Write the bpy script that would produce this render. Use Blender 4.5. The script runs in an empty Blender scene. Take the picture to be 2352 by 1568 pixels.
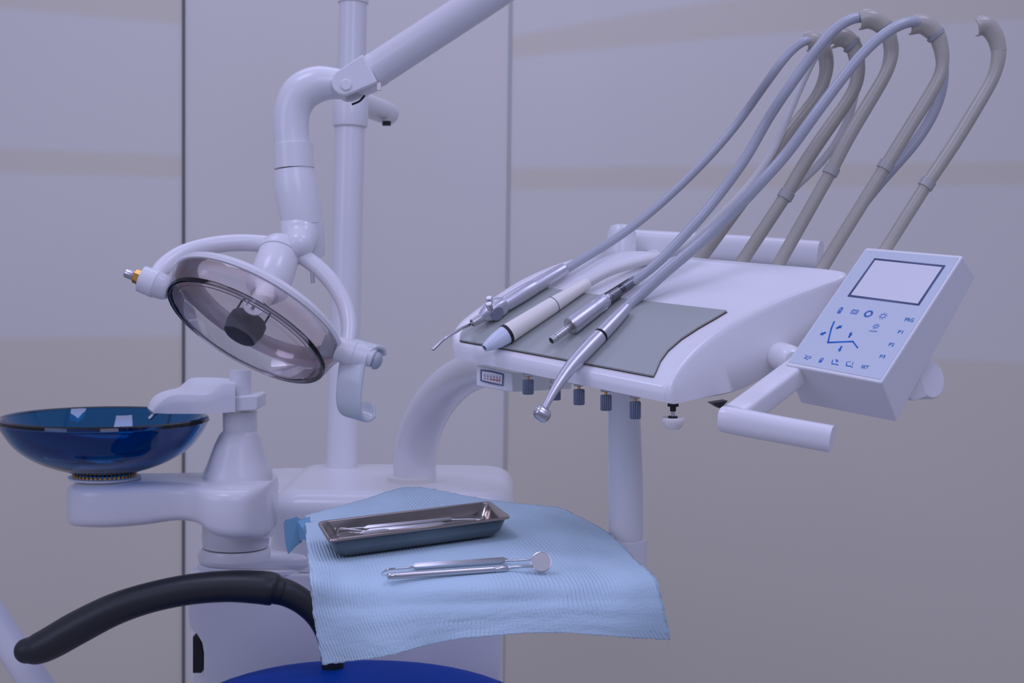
import bpy, math, random
import numpy as np
from mathutils import Vector, Matrix

random.seed(4)
sc = bpy.context.scene
COL = sc.collection

# ------------------------------------------------------------------ camera, world, light
FPX = 3267.0
PITCH, ROLL = math.radians(3.0), math.radians(0.71)
CAM = Vector((0.0, 0.0, 1.12))
FW = Vector((0, math.cos(PITCH), -math.sin(PITCH)))
_r0 = Vector((1, 0, 0)); _u0 = Vector((0, math.sin(PITCH), math.cos(PITCH)))
RT = _r0 * math.cos(ROLL) + _u0 * math.sin(ROLL)
UP = _u0 * math.cos(ROLL) - _r0 * math.sin(ROLL)
cd = bpy.data.cameras.new('camera'); cam = bpy.data.objects.new('camera', cd); COL.objects.link(cam)
cd.sensor_width = 36.0; cd.lens = FPX / 2352 * 36.0
cd.clip_start = 0.05
cd.dof.use_dof = True; cd.dof.focus_distance = 1.27; cd.dof.aperture_fstop = 18.0
m = Matrix((RT, UP, -FW)).transposed().to_4x4(); m.translation = CAM
cam.matrix_world = m
sc.camera = cam

sc.view_settings.view_transform = 'Standard'
sc.view_settings.look = 'None'
sc.view_settings.gamma = 1.0
sc.view_settings.exposure = 0.0
sc.view_settings.use_curve_mapping = False

TINT = (0.62, 0.62, 1.0)
w = bpy.data.worlds.new('World'); sc.world = w; w.use_nodes = True
nt = w.node_tree; nt.nodes.clear()
wo = nt.nodes.new('ShaderNodeOutputWorld'); bg = nt.nodes.new('ShaderNodeBackground')
tc = nt.nodes.new('ShaderNodeTexCoord'); sp = nt.nodes.new('ShaderNodeSeparateXYZ')
rp = nt.nodes.new('ShaderNodeValToRGB'); mr = nt.nodes.new('ShaderNodeMapRange')
nt.links.new(tc.outputs['Generated'], sp.inputs[0])
nt.links.new(sp.outputs['Z'], mr.inputs[0]); mr.inputs[1].default_value = -1; mr.inputs[2].default_value = 1
nt.links.new(mr.outputs[0], rp.inputs[0])
e = rp.color_ramp.elements
e[0].position = 0.30; e[0].color = (0.135, 0.15, 0.265, 1)
e[1].position = 0.80; e[1].color = (0.38, 0.39, 0.62, 1)
x = e.new(0.5); x.color = (0.27, 0.28, 0.455, 1)
nt.links.new(rp.outputs[0], bg.inputs[0]); bg.inputs[1].default_value = 0.80
nt.links.new(bg.outputs[0], wo.inputs[0])

def area(name, loc, target, sx, sy, power, col=TINT):
    l = bpy.data.lights.new(name, 'AREA'); l.shape = 'RECTANGLE'; l.size = sx; l.size_y = sy
    l.energy = power; l.color = col
    o = bpy.data.objects.new(name, l); COL.objects.link(o); o.location = loc
    o.rotation_euler = (Vector(target) - Vector(loc)).to_track_quat('-Z', 'Y').to_euler()
    return o
area('ceiling_or_fill_light', (-0.9, 0.9, 2.75), (-0.9, 0.9, 0), 0.6, 0.6, 8.5)
area('ceiling_or_fill_light', (0.9, 0.9, 2.75), (0.9, 0.9, 0), 0.6, 0.6, 8.5)
area('ceiling_or_fill_light', (-0.2, 2.25, 2.75), (-0.2, 2.25, 0), 1.8, 0.3, 6)
area('left_fill_light', (-2.4, -0.6, 2.0), (0.2, 1.6, 0.9), 1.4, 1.4, 12)  # fill added at the front left for frontal light, no window there
area('ceiling_or_fill_light', (0.45, -0.55, 2.35), (0.3, 1.3, 0.9), 1.0, 1.0, 9.5)  # fill added near the camera to brighten front faces, not a ceiling lamp

# ------------------------------------------------------------------ helpers
def P(px, py, d):
    return CAM + (FW + RT * ((px - 1176) / FPX) - UP * ((py - 784) / FPX)) * d
def V(x, y, z):                      # camera-space direction (right, down, forward)
    return (RT * x - UP * y + FW * z)
def px(n, d): return n * d / FPX
class Plane:
    def __init__(s, n, ppx, ppy, d):
        s.n = -V(*n).normalized()    # points up / to the viewer
        s.p = P(ppx, ppy, d)
    def __call__(s, x, y, h=0.0):
        ray = P(x, y, 1.0) - CAM
        t = ((s.p + s.n * h) - CAM).dot(s.n) / ray.dot(s.n)
        return CAM + ray * t
    def depth(s, x, y, h=0.0):
        return (s(x, y, h) - CAM).dot(FW)

def nodes(name):
    mt = bpy.data.materials.new(name); mt.use_nodes = True
    return mt, mt.node_tree, mt.node_tree.nodes['Principled BSDF']
def mat(name, col, rough=0.5, metal=0.0, trans=0.0, ior=1.45, coat=0.0, bump=0.0, bscale=200.0, var=0.0, spec=0.5):
    mt, t, b = nodes(name)
    b.inputs['Base Color'].default_value = (*col, 1); b.inputs['Roughness'].default_value = rough
    b.inputs['Metallic'].default_value = metal; b.inputs['Transmission Weight'].default_value = trans
    b.inputs['IOR'].default_value = ior; b.inputs['Coat Weight'].default_value = coat
    b.inputs['Specular IOR Level'].default_value = spec
    tcn = t.nodes.new('ShaderNodeTexCoord'); no = t.nodes.new('ShaderNodeTexNoise')
    no.inputs['Scale'].default_value = bscale; no.inputs['Detail'].default_value = 4
    t.links.new(tcn.outputs['Object'], no.inputs['Vector'])
    if bump:
        bp = t.nodes.new('ShaderNodeBump'); bp.inputs['Strength'].default_value = bump
        bp.inputs['Distance'].default_value = 0.0006
        t.links.new(no.outputs['Fac'], bp.inputs['Height']); t.links.new(bp.outputs[0], b.inputs['Normal'])
    if var:
        n2 = t.nodes.new('ShaderNodeTexNoise'); n2.inputs['Scale'].default_value = 14; n2.inputs['Detail'].default_value = 3
        t.links.new(tcn.outputs['Object'], n2.inputs['Vector'])
        mx = t.nodes.new('ShaderNodeMix'); mx.data_type = 'RGBA'
        t.links.new(n2.outputs['Fac'], mx.inputs['Factor'])
        mx.inputs['A'].default_value = (*[c * (1 - var) for c in col], 1)
        mx.inputs['B'].default_value = (*[min(1, c * (1 + var)) for c in col], 1)
        t.links.new(mx.outputs['Result'], b.inputs['Base Color'])
    return mt

def clear_plastic(name, tint, refl=1.0, ior=1.5):
    mt = bpy.data.materials.new(name); mt.use_nodes = True; t = mt.node_tree; t.nodes.clear()
    o = t.nodes.new('ShaderNodeOutputMaterial'); mx = t.nodes.new('ShaderNodeMixShader')
    tr = t.nodes.new('ShaderNodeBsdfTransparent'); gl = t.nodes.new('ShaderNodeBsdfGlossy')
    fr = t.nodes.new('ShaderNodeFresnel'); fr.inputs[0].default_value = ior
    mu = t.nodes.new('ShaderNodeMath'); mu.operation = 'MULTIPLY'; mu.inputs[1].default_value = refl
    tr.inputs[0].default_value = (*tint, 1); gl.inputs['Roughness'].default_value = 0.03
    t.links.new(fr.outputs[0], mu.inputs[0]); t.links.new(mu.outputs[0], mx.inputs[0])
    t.links.new(tr.outputs[0], mx.inputs[1]); t.links.new(gl.outputs[0], mx.inputs[2]); t.links.new(mx.outputs[0], o.inputs[0])
    return mt

WHITE = mat('white_enamel', (0.80, 0.80, 0.80), 0.22, var=0.015)
WHITE2 = mat('white_plastic', (0.76, 0.77, 0.78), 0.35, var=0.02)
WARMW = mat('ivory_plastic', (0.83, 0.80, 0.74), 0.4)
CREAM = mat('cream_plastic', (0.86, 0.83, 0.74), 0.38, bump=0.05)
GREYARM = mat('warm_grey_plastic', (0.45, 0.43, 0.355), 0.27, var=0.06)
GREYBAND = mat('grey_band', (0.36, 0.38, 0.38), 0.3)
HOSE = mat('blue_grey_silicone_hose', (0.43, 0.455, 0.49), 0.25)
HOSEW = mat('pale_hose', (0.72, 0.71, 0.68), 0.4)
STEEL = mat('brushed_steel', (0.60, 0.60, 0.60), 0.30, metal=1.0, var=0.1)
SATIN = mat('satin_aluminium', (0.60, 0.60, 0.64), 0.38, metal=0.8, bump=0.03, bscale=900)
TRAYST = mat('tray_steel_brown_reflection', (0.42, 0.37, 0.33), 0.17, metal=1.0, var=0.16)  # brown reflections of the tray interior put into the steel colour
TRAYOUT = mat('tray_steel_dark_reflection', (0.21, 0.24, 0.25), 0.33, metal=1.0, bump=0.25, bscale=60, var=0.25)  # same steel, dark reflections on its outer walls put into the colour
MIRROR = mat('mirror_glass', (0.92, 0.90, 0.88), 0.01, metal=1.0)
BRASS = mat('brass', (0.75, 0.42, 0.12), 0.28, metal=1.0)
BLACK = mat('black_rubber', (0.012, 0.012, 0.014), 0.5)
SOFTBLK = mat('black_soft_foam', (0.013, 0.016, 0.017), 0.42, bump=0.3, bscale=420, spec=0.65)
KNOB = mat('dark_slate_plastic', (0.16, 0.19, 0.25), 0.42)
BULBCAP = mat('dark_frosted_cap', (0.04, 0.042, 0.055), 0.6, bump=0.15, bscale=50, var=0.35)
MAT_G = mat('grey_silicone_mat', (0.38, 0.405, 0.375), 0.36, var=0.05)
BLUESEAT = mat('blue_vinyl', (0.001, 0.05, 0.34), 0.6, bump=0.1, bscale=500, spec=0.12)
FACE = mat('pale_blue_keypad_film', (0.58, 0.64, 0.70), 0.33)
SCREEN = mat('screen_grey', (0.74, 0.74, 0.76), 0.22)
SFRAME = mat('slate_frame_print', (0.10, 0.13, 0.24), 0.4)
BLUEINK = mat('blue_ink', (0.008, 0.16, 0.62), 0.5)
TEXTINK = mat('dark_blue_ink', (0.03, 0.17, 0.42), 0.5)
DIAL = mat('gauge_dial_white', (0.78, 0.74, 0.74), 0.4)
REDINK = mat('red_ink', (0.5, 0.05, 0.05), 0.5)
CLEAR = clear_plastic('clear_polycarbonate', (0.97, 0.97, 0.975), 1.1)
CLEARS = clear_plastic('clear_sleeve', (0.88, 0.88, 0.90), 1.3)
BOWLG = mat('blue_glass', (0.002, 0.145, 0.39), 0.02, trans=1.0, ior=1.46)
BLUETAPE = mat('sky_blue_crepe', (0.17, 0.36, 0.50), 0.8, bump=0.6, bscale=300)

def link(o, parent=None):
    COL.objects.link(o)
    if parent is not None: o.parent = parent
    return o
def origin(parent):
    v = Vector((0, 0, 0))
    while parent is not None:
        v += parent.location; parent = parent.parent
    return v
class G:
    def __init__(s): s.v = []; s.f = []
    def add(s, vf):
        v, f = vf; k = len(s.v); s.v += [Vector(a) for a in v]; s.f += [tuple(i + k for i in q) for q in f]; return s
def mk(name, vf, material, parent=None, angle=38, bevel=0.0, bseg=3, subd=0, solid=0.0):
    if isinstance(vf, G): vf = (vf.v, vf.f)
    v, f = vf; o0 = origin(parent)
    me = bpy.data.meshes.new(name); me.from_pydata([tuple(Vector(a) - o0) for a in v], [], f); me.update()
    import bmesh
    b = bmesh.new(); b.from_mesh(me); bmesh.ops.recalc_face_normals(b, faces=b.faces); b.to_mesh(me); b.free()
    for p in me.polygons: p.use_smooth = True
    if angle < 179: me.set_sharp_from_angle(angle=math.radians(angle))
    me.materials.append(material)
    o = bpy.data.objects.new(name, me); link(o, parent)
    if solid:
        md = o.modifiers.new('s', 'SOLIDIFY'); md.thickness = solid
    if bevel:
        md = o.modifiers.new('b', 'BEVEL'); md.width = bevel; md.segments = bseg; md.limit_method = 'ANGLE'
        md.angle_limit = math.radians(30); md.harden_normals = True
    if subd:
        md = o.modifiers.new('d', 'SUBSURF'); md.levels = subd; md.render_levels = subd
    return o
def thing(name, loc, label, cat, group=None):
    o = bpy.data.objects.new(name, None); o.empty_display_size = 0.05; COL.objects.link(o); o.location = loc
    o['label'] = label; o['category'] = cat
    if group: o['group'] = group
    return o
def tag(o, label, cat, group=None):
    o['label'] = label; o['category'] = cat
    if group: o['group'] = group
def struct(name, vf, material, **k):
    o = mk(name, vf, material, **k); o['kind'] = 'structure'; return o

def cr(pts, k=8):                    # Catmull-Rom through rows of numbers
    a = np.array([list(p) for p in pts], float); n = len(a)
    if n < 3:
        return [a[0] + (a[1] - a[0]) * (i / k) for i in range(k + 1)]
    e0 = 2 * a[0] - a[1]; e1 = 2 * a[-1] - a[-2]; q = np.vstack([e0, a, e1]); out = []
    for i in range(n - 1):
        p0, p1, p2, p3 = q[i:i + 4]
        for j in range(k):
            t = j / k
            out.append(0.5 * ((2 * p1) + (-p0 + p2) * t + (2 * p0 - 5 * p1 + 4 * p2 - p3) * t * t + (-p0 + 3 * p1 - 3 * p2 + p3) * t ** 3))
    out.append(a[-1]); return out
def frames(pts, ref=None):
    pts = [Vector(p) for p in pts]; T = []
    for i in range(len(pts)):
        a = pts[max(i - 1, 0)]; b = pts[min(i + 1, len(pts) - 1)]; T.append((b - a).normalized())
    u = (ref or (Vector((0, 0, 1)) if abs(T[0].z) < 0.9 else Vector((1, 0, 0))))
    u = (u - T[0] * u.dot(T[0])).normalized(); F = []
    for t in T:
        u = (u - t * u.dot(t)).normalized(); F.append((t, u, t.cross(u)))
    return pts, F
def loft(rings, cap0=True, cap1=True, closed=False):
    n = len(rings[0]); v = [q for r in rings for q in r]; f = []
    m = len(rings)
    for i in range(m - (0 if closed else 1)):
        for j in range(n):
            a = i * n + j; b = i * n + (j + 1) % n; c = ((i + 1) % m) * n
            f.append((a, b, c + (j + 1) % n, c + j))
    if not closed:
        if cap0: f.append(tuple(range(n - 1, -1, -1)))
        if cap1: f.append(tuple((m - 1) * n + j for j in range(n)))
    return v, f
def sring(c, u, w, a, b, p=2.0, n=28):
    out = []
    for k in range(n):
        t = 2 * math.pi * k / n; x = math.cos(t); y = math.sin(t)
        out.append(c + u * (a * math.copysign(abs(x) ** (2 / p), x)) + w * (b * math.copysign(abs(y) ** (2 / p), y)))
    return out
def tube(pts, r, n=24, k=0, flat=1.0, p=2.0, ref=None, dome=0, cap=True, sm=0):
    """pts 3D points, r number or list; k>0 smooths; flat = second radius / first."""
    if not hasattr(r, '__len__'): r = [r] * len(pts)
    if k:
        rows = np.array(cr([(*q, rr) for q, rr in zip(pts, r)], k))
        for _ in range(sm): rows[1:-1] = rows[1:-1] * .5 + (rows[:-2] + rows[2:]) * .25
        rows = list(rows); pts = [Vector(a[:3]) for a in rows]; r = [a[3] for a in rows]
    pts, F = frames(pts, ref); rings = []
    if dome:
        t, u, w = F[0]
        for j in range(dome):
            a = math.pi / 2 * (1 - j / dome); rings.append(sring(pts[0] - t * math.sin(a) * r[0], u, w, r[0] * max(math.cos(a), .02), r[0] * flat * max(math.cos(a), .02), p, n))
    for q, (t, u, w), rr in zip(pts, F, r): rings.append(sring(q, u, w, rr, rr * flat, p, n))
    if dome:
        t, u, w = F[-1]
        for j in range(1, dome + 1):
            a = math.pi / 2 * j / dome; rings.append(sring(pts[-1] + t * math.sin(a) * r[-1], u, w, r[-1] * max(math.cos(a), .02), r[-1] * flat * max(math.cos(a), .02), p, n))
    return loft(rings, cap, cap)
def lathe(o, axis, prof, n=40, cap=True):
    axis = Vector(axis).normalized()
    u = (Vector((0, 0, 1)) if abs(axis.z) < .9 else Vector((1, 0, 0))); u = (u - axis * u.dot(axis)).normalized(); w = axis.cross(u)
    return loft([sring(o + axis * t, u, w, max(r, 1e-5), max(r, 1e-5), 2, n) for t, r in prof], cap, cap)
def ridged(o, axis, t0, t1, r, depth, nr=16, n=96):
    axis = Vector(axis).normalized()
    u = (Vector((0, 0, 1)) if abs(axis.z) < .9 else Vector((1, 0, 0))); u = (u - axis * u.dot(axis)).normalized(); w = axis.cross(u)
    rings = []
    for t, s in ((t0, .86), (t0 + (t1 - t0) * .04, .97), (t0 + (t1 - t0) * .08, 1), (t1 - (t1 - t0) * .08, 1), (t1 - (t1 - t0) * .04, .97), (t1, .86)):
        rg = []
        for k in range(n):
            a = 2 * math.pi * k / n; c = math.cos(a * nr); rr = (r - depth * (max(0, c) ** 2 if s > .95 else 0.4)) * s
            rg.append(o + axis * t + u * (rr * math.cos(a)) + w * (rr * math.sin(a)))
        rings.append(rg)
    return loft(rings)
def prism(poly, vec):
    vec = Vector(vec); return loft([[Vector(q) for q in poly], [Vector(q) + vec for q in poly]])
def box(c, sx, sy, sz, ux=Vector((1, 0, 0)), uy=Vector((0, 1, 0)), uz=Vector((0, 0, 1))):
    c = Vector(c); v = [c + ux * (a * sx / 2) + uy * (b * sy / 2) + uz * (d * sz / 2) for a in (-1, 1) for b in (-1, 1) for d in (-1, 1)]
    return v, [(0, 1, 3, 2), (4, 6, 7, 5), (0, 4, 5, 1), (2, 3, 7, 6), (0, 2, 6, 4), (1, 5, 7, 3)]
def rrect(hw, hh, r, n=6):
    out = []
    for cx, cy, a0 in ((hw - r, hh - r, 0), (-hw + r, hh - r, 90), (-hw + r, -hh + r, 180), (hw - r, -hh + r, 270)):
        for k in range(n + 1):
            a = math.radians(a0 + 90 * k / n); out.append((cx + r * math.cos(a), cy + r * math.sin(a)))
    return out
Z3 = Vector((0, 0, 1))

# ------------------------------------------------------------------ room
YW = 3.0
def W(x, y):
    ray = P(x, y, 1.0) - CAM; t = (YW - CAM.y) / ray.y; return CAM + ray * t
XS1 = W(422, 700).x; XS2 = W(1166, 560).x
def wall_material():
    mt, t, b = nodes('lacquered_wall_panels'); L = t.links
    tcn = t.nodes.new('ShaderNodeTexCoord'); s = t.nodes.new('ShaderNodeSeparateXYZ'); L.new(tcn.outputs['Object'], s.inputs[0])
    X, Zc = s.outputs['X'], s.outputs['Z']
    def M(op, a, b_=None):
        q = t.nodes.new('ShaderNodeMath'); q.operation = op
        for i, v in enumerate((a, b_)):
            if v is None: continue
            if hasattr(v, 'links'): L.new(v, q.inputs[i])
            else: q.inputs[i].default_value = v
        return q.outputs[0]
    def below(pts, soft=0.010):      # 1 under the curve through the given points on the wall
        ws = [W(*p) for p in pts]; deg = min(2, len(ws) - 1)
        co = np.polyfit([q.x for q in ws], [q.z for q in ws], deg)
        acc = float(co[0])
        for c in co[1:]: acc = M('ADD', M('MULTIPLY', acc, X), float(c))
        d = M('SUBTRACT', acc, Zc)
        q = t.nodes.new('ShaderNodeMapRange'); q.interpolation_type = 'SMOOTHSTEP'
        L.new(d, q.inputs[0]); q.inputs[1].default_value = -soft; q.inputs[2].default_value = soft
        return q.outputs[0]
    def band(top, bot): return M('MULTIPLY', below(top), M('SUBTRACT', 1.0, below(bot)))
    left = M('MAXIMUM', M('MAXIMUM', M('SUBTRACT', 1.0, below([(0, 18), (200, 36), (420, 56)])), band([(0, 340), (420, 356)], [(0, 396), (420, 408)])), below([(0, 776), (420, 772)]))
    right = M('MAXIMUM', M('MAXIMUM', band([(1180, 84), (1500, 26), (2352, -60)], [(1180, 132), (1700, 84), (2352, 44)]), band([(1180, 386), (2352, 370)], [(1180, 437), (2352, 424)])), below([(1180, 800), (1800, 812), (2352, 834)]))
    isl = M('LESS_THAN', X, XS1); isr = M('GREATER_THAN', X, XS2)
    msk = M('ADD', M('MULTIPLY', left, isl), M('MULTIPLY', right, isr))
    no = t.nodes.new('ShaderNodeTexNoise'); no.inputs['Scale'].default_value = 2.2; L.new(tcn.outputs['Object'], no.inputs['Vector'])
    mx = t.nodes.new('ShaderNodeMix'); mx.data_type = 'RGBA'; L.new(msk, mx.inputs['Factor'])
    base = t.nodes.new('ShaderNodeMix'); base.data_type = 'RGBA'; L.new(no.outputs['Fac'], base.inputs['Factor'])
    base.inputs['A'].default_value = (0.77, 0.76, 0.67, 1); base.inputs['B'].default_value = (0.78, 0.755, 0.69, 1)
    L.new(base.outputs['Result'], mx.inputs['A']); mx.inputs['B'].default_value = (0.745, 0.70, 0.57, 1)
    L.new(mx.outputs['Result'], b.inputs['Base Color']); b.inputs['Roughness'].default_value = 0.38
    b.inputs['Specular IOR Level'].default_value = 0.35
    return mt
WALL = wall_material()
struct('wall_back', box((0, YW + 0.05, 1.35), 6.4, 0.1, 2.9), WALL)
SEAM = mat('seam_grey', (0.16, 0.17, 0.16), 0.6); SEAM2 = mat('seam_light_grey', (0.50, 0.52, 0.48), 0.5)
struct('seam_strip_1', box((XS1, YW - 0.001, 1.35), 0.0055, 0.006, 2.9), SEAM)  # dark strip in place of the panel groove, its shadow put into the colour
struct('seam_strip_2', box((XS2, YW - 0.001, 1.35), 0.006, 0.006, 2.9), SEAM2)  # paler strip for the right-hand groove, shade again carried by its colour
FLOORM = mat('grey_vinyl_floor', (0.42, 0.41, 0.40), 0.45, var=0.08)
struct('floor', box((0, 1.0, -0.05), 6.4, 4.2, 0.1), FLOORM)

# ------------------------------------------------------------------ dental unit cabinet (behind)
DC = 1.92
def zat(py, d, x=700): return P(x, py, d).z
def xat(px_, d, y=1250): return P(px_, y, d).x
unit = thing('dental_unit', (xat(790, 2.05), P(790, 1400, 2.05).y, 0), 'white dental unit cabinet with tall post, ribbed collar and curved white pipe', 'dental unit')
y0 = P(700, 1300, DC).y
def slab(x0, x1, zb, zt, ya, yb, r, material, name, bevel=0.008, bseg=4, parent=unit):
    cx, cy = (x0 + x1) / 2, (ya + yb) / 2
    poly = [Vector((cx + a, cy + b, zb)) for a, b in rrect(abs(x1 - x0) / 2, abs(yb - ya) / 2, r, 8)]
    return mk(name, prism(poly, (0, 0, zt - zb)), material, parent, bevel=bevel, bseg=bseg)
xl, xr = xat(427, DC), xat(1153, DC, 1500)
zl = zat(1312, DC)
slab(xl, xr, 0.0, zl, y0 + 0.02, y0 + 0.42, 0.03, WHITE, 'cabinet_body')
# front panel with the curved upper left shoulder
fp = [(430, 1318), (430, 1420), (436, 1442), (452, 1458), (463, 1476), (467, 1500), (467, 1900), (1148, 1900), (1152, 1318)]
mk('front_panel', prism([P(a, b, DC - 0.012) for a, b in fp], Vector((0, 0.034, 0))), WHITE, unit, bevel=0.004)
mk('side_vent', prism([P(a, b, DC + 0.001) for a, b in [(443, 1462), (443, 1545), (462, 1545), (466, 1540), (466, 1500), (458, 1474)]], Vector((0, 0.03, 0))), BLACK, unit)
# lower ledge, hump and rear deck
slab(xat(440, DC), xat(760, DC), zl, zat(1266, DC), y0 - 0.012, y0 + 0.30, 0.055, WHITE, 'cabinet_ledge', bevel=0.012)
slab(xat(446, DC), xat(720, DC), zl - 0.004, zl + 0.004, y0 - 0.018, y0 + 0.30, 0.055, WHITE, 'ledge_lip', bevel=0.002)
hx0, hx1 = xat(608, DC - .02), xat(1180, DC - .02)
rings = []
zb, zt = zl, zat(1128, DC)
for k in range(13):                  # rounded hump, quarter-round over left and top edges
    a = math.pi / 2 * k / 12; R = 0.030
    ins = R * (1 - math.cos(a)); z = zt - R + R * math.sin(a)
    if k == 0: rings.append([Vector(((hx0 + hx1) / 2 + p, (y0 + y0 + .30) / 2 + q, zb)) for p, q in rrect((hx1 - hx0) / 2, .155, .04, 8)])
    rings.append([Vector(((hx0 + hx1) / 2 + p, (y0 + y0 + .30) / 2 + q, z)) for p, q in rrect((hx1 - hx0) / 2 - ins, .155 - ins, max(.04 - ins * .5, .015), 8)])
mk('cabinet_hump', loft(rings), WHITE, unit)
yd = P(800, 1100, 2.2).y
slab(xat(560, 2.2, 1100), xat(1150, 2.2, 1100), zl, zat(1107, 2.2, 800), y0 + .18, yd + 0.16, 0.05, WHITE, 'rear_deck', bevel=0.015)
# post
pb, pt = P(784, 1092, 2.16), P(818, -260, 2.16)
def on(a, b, py):                    # point along the post at image height py
    s = (1092 - py) / (1092 + 260); return a.lerp(b, s)
ax = (pt - pb).normalized(); R_ = lambda n: px(n, 2.16)
mk('post', tube([pb - ax * .03, on(pb, pt, 280)], [R_(36.5), R_(34)], 40), WHITE, unit)
mk('post', tube([on(pb, pt, 285), pt], [R_(32.5), R_(32)], 40), WHITE, unit)
mk('post_base_ring', lathe(on(pb, pt, 1104), ax, [(0, R_(38)), (.001, R_(40)), (.010, R_(40)), (.013, R_(38.5)), (.014, R_(36))]), WARMW, unit)
L_ = (on(pb, pt, 294) - on(pb, pt, 190)).length
mk('post_collar', lathe(on(pb, pt, 293), ax, [(0, R_(36)), (.0015, R_(39.5)), (.004, R_(40.5)), (L_ * .9, R_(40.5)), (L_, R_(34))]), WHITE, unit)
mk('post_top_collar', lathe(on(pb, pt, 9), ax, [(0, R_(32)), (.001, R_(35)), (.05, R_(35)), (.055, R_(32))]), WHITE, unit)
sa, sb = P(815, 232, 2.22), P(905, 266, 2.36)
mk('side_stub', tube([sa, P(890, 260, 2.33)], px(27, 2.3), 32, dome=5), WHITE, unit)
mk('stub_hole', lathe(P(888, 284, 2.29), Z3, [(-.003, .007), (.004, .007)], 20), BLACK, unit)
# curved pipe towards the instrument console
ep = [(953, 1118, 2.02), (953, 1060, 2.02), (960, 1010, 2.01), (980, 955, 1.97), (1013, 905, 1.91), (1056, 868, 1.82), (1115, 845, 1.70), (1200, 840, 1.56), (1300, 850, 1.45)]
mk('curved_pipe', tube([P(*q) for q in ep], [px(r, q[2]) for r, q in zip((50, 49, 49, 48, 47, 45, 42, 38, 36), ep)], 40, k=6), WHITE, unit)
er = P(945, 1124, 2.02)
mk('pipe_base_ring', lathe(er - Z3 * .004, Z3, [(0, px(60, 2)), (.003, px(65, 2)), (.012, px(65, 2)), (.015, px(60, 2)), (.016, px(56, 2)), (.023, px(56, 2)), (.024, px(50, 2))]), WARMW, unit)
mk('pipe_socket', lathe(er - Z3 * .07, Z3, [(0, px(62, 2)), (.068, px(62, 2))]), WHITE, unit)

# ------------------------------------------------------------------ cuspidor
DB = 1.76
cus = thing('cuspidor', (P(542, 1250, DB + .02).x, P(542, 1250, DB + .02).y, P(542, 1250, DB).z), 'white spittoon arm with bottle-shaped tower and curved cup filler beside the cabinet', 'cuspidor')
yb = P(240, 1150, DB).y
secs = []                            # sections of the arm: px, top, bottom, half depth
S = [(156, 1120, 1196, .022), (162, 1112, 1206, .036), (180, 1107, 1212, .052), (215, 1105, 1214, .062), (270, 1105, 1214, .064), (340, 1104, 1208, .060), (410, 1103, 1198, .060), (450, 1103, 1200, .066), (475, 1103, 1208, .078), (500, 1104, 1228, .086), (540, 1105, 1239, .090), (580, 1105, 1240, .084), (605, 1106, 1238, .066), (618, 1108, 1228, .046), (623, 1112, 1222, .030)]
S2 = cr(S, 4)
for q in S2:
    a = P(q[0], q[1], DB - q[3] * .35); b = P(q[0], q[2], DB - q[3] * .6); c = Vector((a.x, yb + .01, (a.z + b.z) / 2))
    secs.append(sring(c, Vector((0, 1, 0)), Z3, q[3], (a.z - b.z) / 2, 5.0, 40))
mk('cuspidor_arm', loft(secs), WHITE, cus)
tb = P(545, 1108, DB); tb.y = yb + .01
def thgt(py): return P(545, py, DB).z - tb.z
prof = []
for py, x0, x1 in [(1232, 462, 624), (1180, 462, 624), (1105, 464, 624), (1085, 466, 622), (1070, 473, 614), (1045, 482, 606), (1020, 492, 600), (1000, 502, 594), (992, 508, 591), (990, 511, 589), (945, 511, 589)]:
    prof.append((py, (x0 + x1) / 2, (x1 - x0) / 2))
rg = []
for py, cx, hw in prof:
    c = P(cx, py, DB); c.y = yb + .01; rg.append(sring(c, Vector((1, 0, 0)), Vector((0, 1, 0)), px(hw, DB), px(hw, DB) * .95, 2.2, 48))
mk('tower', loft(rg), WHITE, cus)
c = P(537, 1240, DB); c.y = yb + .01
mk('pivot_ring', lathe(c, Z3, [(-.010, px(74, DB)), (-.007, px(76, DB)), (.006, px(77, DB))]), WHITE, cus)
mk('pivot_gap', lathe(c - Z3 * .0145, Z3, [(0, px(66, DB)), (.004, px(66, DB))]), BLACK, cus)
mk('pivot_base', lathe(c - Z3 * .024, Z3, [(0, px(80, DB)), (.009, px(80, DB)), (.0125, px(77, DB))]), WHITE, cus)
mk('filler_pipe', tube([P(552, 920, DB), P(552, 850, DB)], px(25, DB), 32), WHITE2, cus)
v, f = [], []
bk = [(533, 912), (586, 908), (592, 911), (592, 938), (587, 942), (533, 945)]
mk('bracket', prism([P(a, b, DB - .03) for a, b in bk], Vector((0, .06, 0))), WHITE2, cus, bevel=.003)
# cup filler block: saddle-shaped
CN = cr([(350, 945), (362, 930), (380, 915), (402, 906), (435, 904), (470, 904), (490, 898), (506, 884), (520, 877), (540, 877)], 4)
CF_ = cr([(338, 936), (345, 920), (362, 904), (386, 895), (410, 889), (424, 876), (440, 867), (470, 866), (505, 867), (532, 870)], 4)
CB = cr([(352, 949), (368, 949), (385, 950), (410, 950), (440, 950), (470, 950), (490, 949), (510, 948), (525, 947), (540, 946)], 4)
secs = []
for i, (a, f_, b) in enumerate(zip(CN, CF_, CB)):
    s = i / (len(CN) - 1); hd = .020 + .016 * min(1, s * 2)
    N1 = P(a[0], a[1], DB - hd); F1 = P(f_[0], f_[1], DB + hd); Bn = P(b[0], b[1], DB - hd); Bf = P(b[0] - 8, b[1] - 3, DB + hd)
    mid = (N1 + F1) / 2 - Z3 * (.009 * min(1, s * 3))
    secs.append([Bn, Bn.lerp(N1, .5), Bn.lerp(N1, .93), N1.lerp(mid, .06) + Z3 * .0005, N1.lerp(mid, .2), N1.lerp(mid, .6), mid, F1.lerp(mid, .6), F1.lerp(mid, .2), F1.lerp(mid, .06) + Z3 * .0005, Bf.lerp(F1, .93), Bf.lerp(F1, .5), Bf])
mk('cup_filler', loft(secs), WHITE2, cus, angle=50)
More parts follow.
